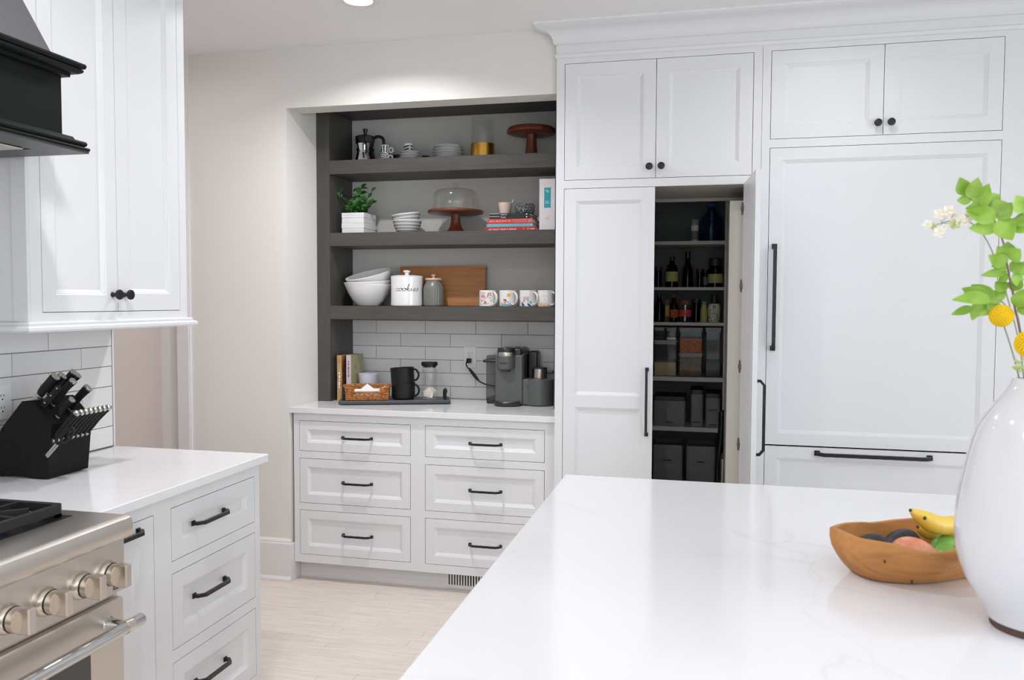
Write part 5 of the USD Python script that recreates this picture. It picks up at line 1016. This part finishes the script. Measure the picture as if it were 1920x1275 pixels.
VX, VY = .555, 1.553
vs = thing('ceramic_vase', 'large glossy white bottle vase with an unglazed foot on the island', 'vase', (VX, VY, WZ))
VP_ = [(0, .012), (.066, .012), (.0715, .0135), (.0725, .0165), (.0757, .0262), (.0843, .0407), (.0971, .0582), (.1095, .0798), (.1188, .105), (.1248, .1301), (.1272, .1586), (.1268, .1914), (.1231, .2245), (.1168, .2577), (.1107, .2907), (.1041, .3188), (.0962, .344), (.0862, .3626), (.0749, .3793), (.0649, .3934), (.0557, .4056), (.0495, .4170), (.0455, .4265)]
part(vs, 'vase', lathe(VP_ + [(.0440, .4285), (.0415, .4265), (.045, .416), (.052, .403), (.070, .379), (.09, .344), (.11, .27), (.12, .16), (.10, .07), (.06, .03), (0, .028)], 96), 'vase_glaze', 60)
part(vs, 'foot', lathe([(0, 0), (.066, 0), (.0685, .002), (.0690, .0125), (.066, .0125), (0, .0118)], 72), 'vase_foot', 40, label='bare brown clay foot ring')
# branch: leaves given as base and tip, each turned a little its own way
br = thing('leafy_branch', 'brown twig with bright green pointed leaves in the white vase', 'branch', (.552, 1.556, WZ + .03), local=False)
stem = spline([(.548, 1.556, WZ + .033), (.537, 1.560, 1.30), (.520, 1.565, 1.425), (.513, 1.568, 1.459), (.509, 1.569, 1.488), (.505, 1.571, 1.508), (.502, 1.572, 1.524), (.499, 1.573, 1.541), (.494, 1.575, 1.572), (.486, 1.578, 1.594), (.480, 1.580, 1.612), (.466, 1.585, 1.628), (.450, 1.591, 1.645), (.440, 1.595, 1.657)], 52)
part(br, 'stem', tube(stem, np.linspace(.0022, .0008, len(stem)), 8), 'stem_brown', 50)
part(br, 'twig', [tube(spline([(.510, 1.569, 1.453), (.503, 1.573, 1.461), (.494, 1.577, 1.472), (.478, 1.582, 1.475), (.458, 1.589, 1.470)], 14), .0011, 6)], 'stem_green', 50)
part(br, 'twig', tube(spline([(.503, 1.571, 1.521), (.514, 1.567, 1.532), (.530, 1.560, 1.545)], 8), .0008, 6), 'stem_green', 50)
part(br, 'twig', tube(spline([(.486, 1.578, 1.600), (.505, 1.571, 1.612), (.535, 1.560, 1.625)], 8), .0009, 6), 'stem_green', 50)
LV = [((.438, 1.595, 1.657), (.430, 1.598, 1.687), .019), ((.447, 1.592, 1.649), (.456, 1.588, 1.685), .020), ((.456, 1.588, 1.631), (.471, 1.583, 1.675), .021), ((.448, 1.591, 1.649), (.425, 1.599, 1.649), .015), ((.465, 1.586, 1.628), (.439, 1.594, 1.633), .020),
      ((.469, 1.584, 1.636), (.486, 1.578, 1.657), .022), ((.485, 1.578, 1.612), (.504, 1.571, 1.640), .026), ((.484, 1.579, 1.615), (.440, 1.594, 1.628), .023), ((.487, 1.578, 1.599), (.444, 1.593, 1.599), .019), ((.487, 1.577, 1.613), (.507, 1.570, 1.575), .026), ((.500, 1.572, 1.608), (.528, 1.562, 1.590), .022), ((.478, 1.582, 1.625), (.500, 1.573, 1.640), .024), ((.523, 1.564, 1.622), (.509, 1.569, 1.650), .021), ((.520, 1.565, 1.618), (.538, 1.558, 1.640), .022), ((.507, 1.570, 1.612), (.534, 1.560, 1.604), .020),
      ((.498, 1.574, 1.548), (.486, 1.577, 1.566), .014), ((.500, 1.572, 1.546), (.500, 1.573, 1.574), .020), ((.502, 1.570, 1.544), (.519, 1.567, 1.560), .022), ((.500, 1.573, 1.535), (.474, 1.582, 1.551), .019), ((.502, 1.572, 1.529), (.478, 1.580, 1.533), .009), ((.501, 1.573, 1.523), (.464, 1.585, 1.516), .012), ((.504, 1.572, 1.518), (.488, 1.577, 1.504), .011), ((.504, 1.571, 1.524), (.524, 1.565, 1.537), .017), ((.506, 1.571, 1.510), (.524, 1.565, 1.510), .019), ((.508, 1.570, 1.489), (.519, 1.566, 1.510), .017), ((.514, 1.567, 1.530), (.534, 1.559, 1.522), .018), ((.530, 1.560, 1.545), (.548, 1.553, 1.556), .016),
      ((.482, 1.580, 1.474), (.424, 1.600, 1.474), .019), ((.486, 1.578, 1.477), (.449, 1.591, 1.501), .017), ((.480, 1.581, 1.475), (.436, 1.595, 1.495), .020), ((.464, 1.586, 1.473), (.452, 1.590, 1.438), .014), ((.455, 1.589, 1.461), (.422, 1.600, 1.448), .012), ((.486, 1.579, 1.474), (.464, 1.586, 1.446), .020), ((.494, 1.576, 1.470), (.478, 1.581, 1.490), .022), ((.500, 1.573, 1.490), (.484, 1.578, 1.506), .017), ((.490, 1.577, 1.472), (.476, 1.583, 1.455), .017), ((.513, 1.568, 1.462), (.527, 1.562, 1.494), .018), ((.516, 1.567, 1.455), (.540, 1.558, 1.470), .018)]
pr4 = random.Random(21)
for b_, t_, w_ in LV:
    d_ = pr4.uniform(-.02, .02); t2 = (t_[0] + d_ * .34, t_[1] + d_ * .94, t_[2])
    part(br, 'leaf', leaf(b_, t2, w_ * 1.38, (-.34 + pr4.uniform(-.45, .45), -.94, pr4.uniform(-.2, .6)), fold=.22, curl=pr4.uniform(-.12, .2), n=9, thick=.0004, shape=.47), 'leaf_bright', 50)
def billy(label, c, r, path):
    t = thing('craspedia', label, 'flower', c, local=False); c = np.array(c)
    part(t, 'stem', tube(spline(path, 20), .0013, 8), 'stem_green', 50)
    part(t, 'core', mv(trimesh.creation.icosphere(3, r * .86), *c), 'billy_yellow', 60)
    k = 260; g_ = np.arange(k) + .5; ph_ = np.arccos(1 - 2 * g_ / k); th_ = PI * (1 + 5 ** .5) * g_; dirs = np.stack([np.cos(th_) * np.sin(ph_), np.sin(th_) * np.sin(ph_), np.cos(ph_)], 1); fl_ = []
    s0 = trimesh.creation.icosphere(1, 1.0)
    for d_ in dirs: fl_.append(mv(sc(s0, r * .095, r * .095, r * .095), *(c + d_ * r * .90)))
    part(t, 'florets', fl_, 'billy_yellow', 60, kind='stuff')
billy('round yellow flower head, the left and higher of the pair', (.4945, 1.575, 1.447), .0198, [(.555, 1.556, WZ + .032), (.534, 1.562, 1.27), (.5215, 1.566, 1.343), (.510, 1.569, 1.39), (.4985, 1.5735, 1.430)])
billy('round yellow flower head cut by the right edge of the picture', (.518, 1.512, 1.402), .0232, [(.560, 1.548, WZ + .032), (.545, 1.548, 1.30), (.532, 1.53, 1.36), (.520, 1.514, 1.386)])
wf_ = thing('white_blossom_spray', 'pale cream blossom spray reaching far left from the vase', 'flower', (.41, 1.606, 1.61), local=False)
part(wf_, 'stem', tube(spline([(.556, 1.562, WZ + .033), (.532, 1.570, 1.33), (.508, 1.592, 1.48), (.478, 1.602, 1.575), (.447, 1.603, 1.612), (.425, 1.604, 1.615), (.405, 1.608, 1.610), (.390, 1.612, 1.607)], 40), np.linspace(.0014, .0007, 43)[:len(spline([(0, 0, 0)] * 8, 40))], 6), 'stem_green', 50)
pr5 = random.Random(4)
for i, (c_, r_) in enumerate([((.400, 1.607, 1.626), .0085), ((.414, 1.603, 1.630), .0095), ((.383, 1.614, 1.609), .007), ((.424, 1.600, 1.607), .008), ((.434, 1.597, 1.613), .0095), ((.401, 1.608, 1.594), .0085), ((.419, 1.602, 1.622), .0085), ((.392, 1.611, 1.605), .005), ((.408, 1.606, 1.602), .0055), ((.443, 1.595, 1.618), .008)]):
    for j in range(5):
        an = j * 2 * PI / 5 + i; d_ = np.array([.94 * math.cos(an), -.34 * math.cos(an) - .35, math.sin(an)]); d_ /= np.linalg.norm(d_)
        part(wf_, 'petal', leaf(c_, np.array(c_) + d_ * r_ * 1.35, r_ * 1.3, (-.3, -.9, .3), fold=.3, curl=.3, n=5, shape=.6), 'petal_cream' if i % 4 != 3 else 'bud_green', 50)
part(wf_, 'pedicel', [tube([(.405, 1.608, 1.610), c_], .0005, 5) for c_ in ((.400, 1.607, 1.626), (.414, 1.603, 1.630), (.401, 1.608, 1.594), (.424, 1.600, 1.607))], 'stem_green', 40, kind='stuff')
ws = thing('small_filler_bloom', 'small pale green filler bloom just above the vase mouth', 'flower', (.53, 1.56, 1.36), local=False)
part(ws, 'stem', tube(spline([(.557, 1.552, WZ + .033), (.535, 1.556, 1.32), (.527, 1.558, 1.352)], 10), .001, 6), 'stem_green', 50)
for i in range(16):
    c_ = np.array((.519 + pr5.uniform(-.012, .012), 1.556 + pr5.uniform(-.01, .01), 1.366 + pr5.uniform(-.012, .012))); d_ = np.array((pr5.uniform(-1, 1), pr5.uniform(-1, .2), pr5.uniform(-.6, 1))); d_ /= np.linalg.norm(d_)
    part(ws, 'petal', leaf(c_, c_ + d_ * .008, .006, (-.3, -.9, .3), n=4, shape=.6), 'bud_green', 50)
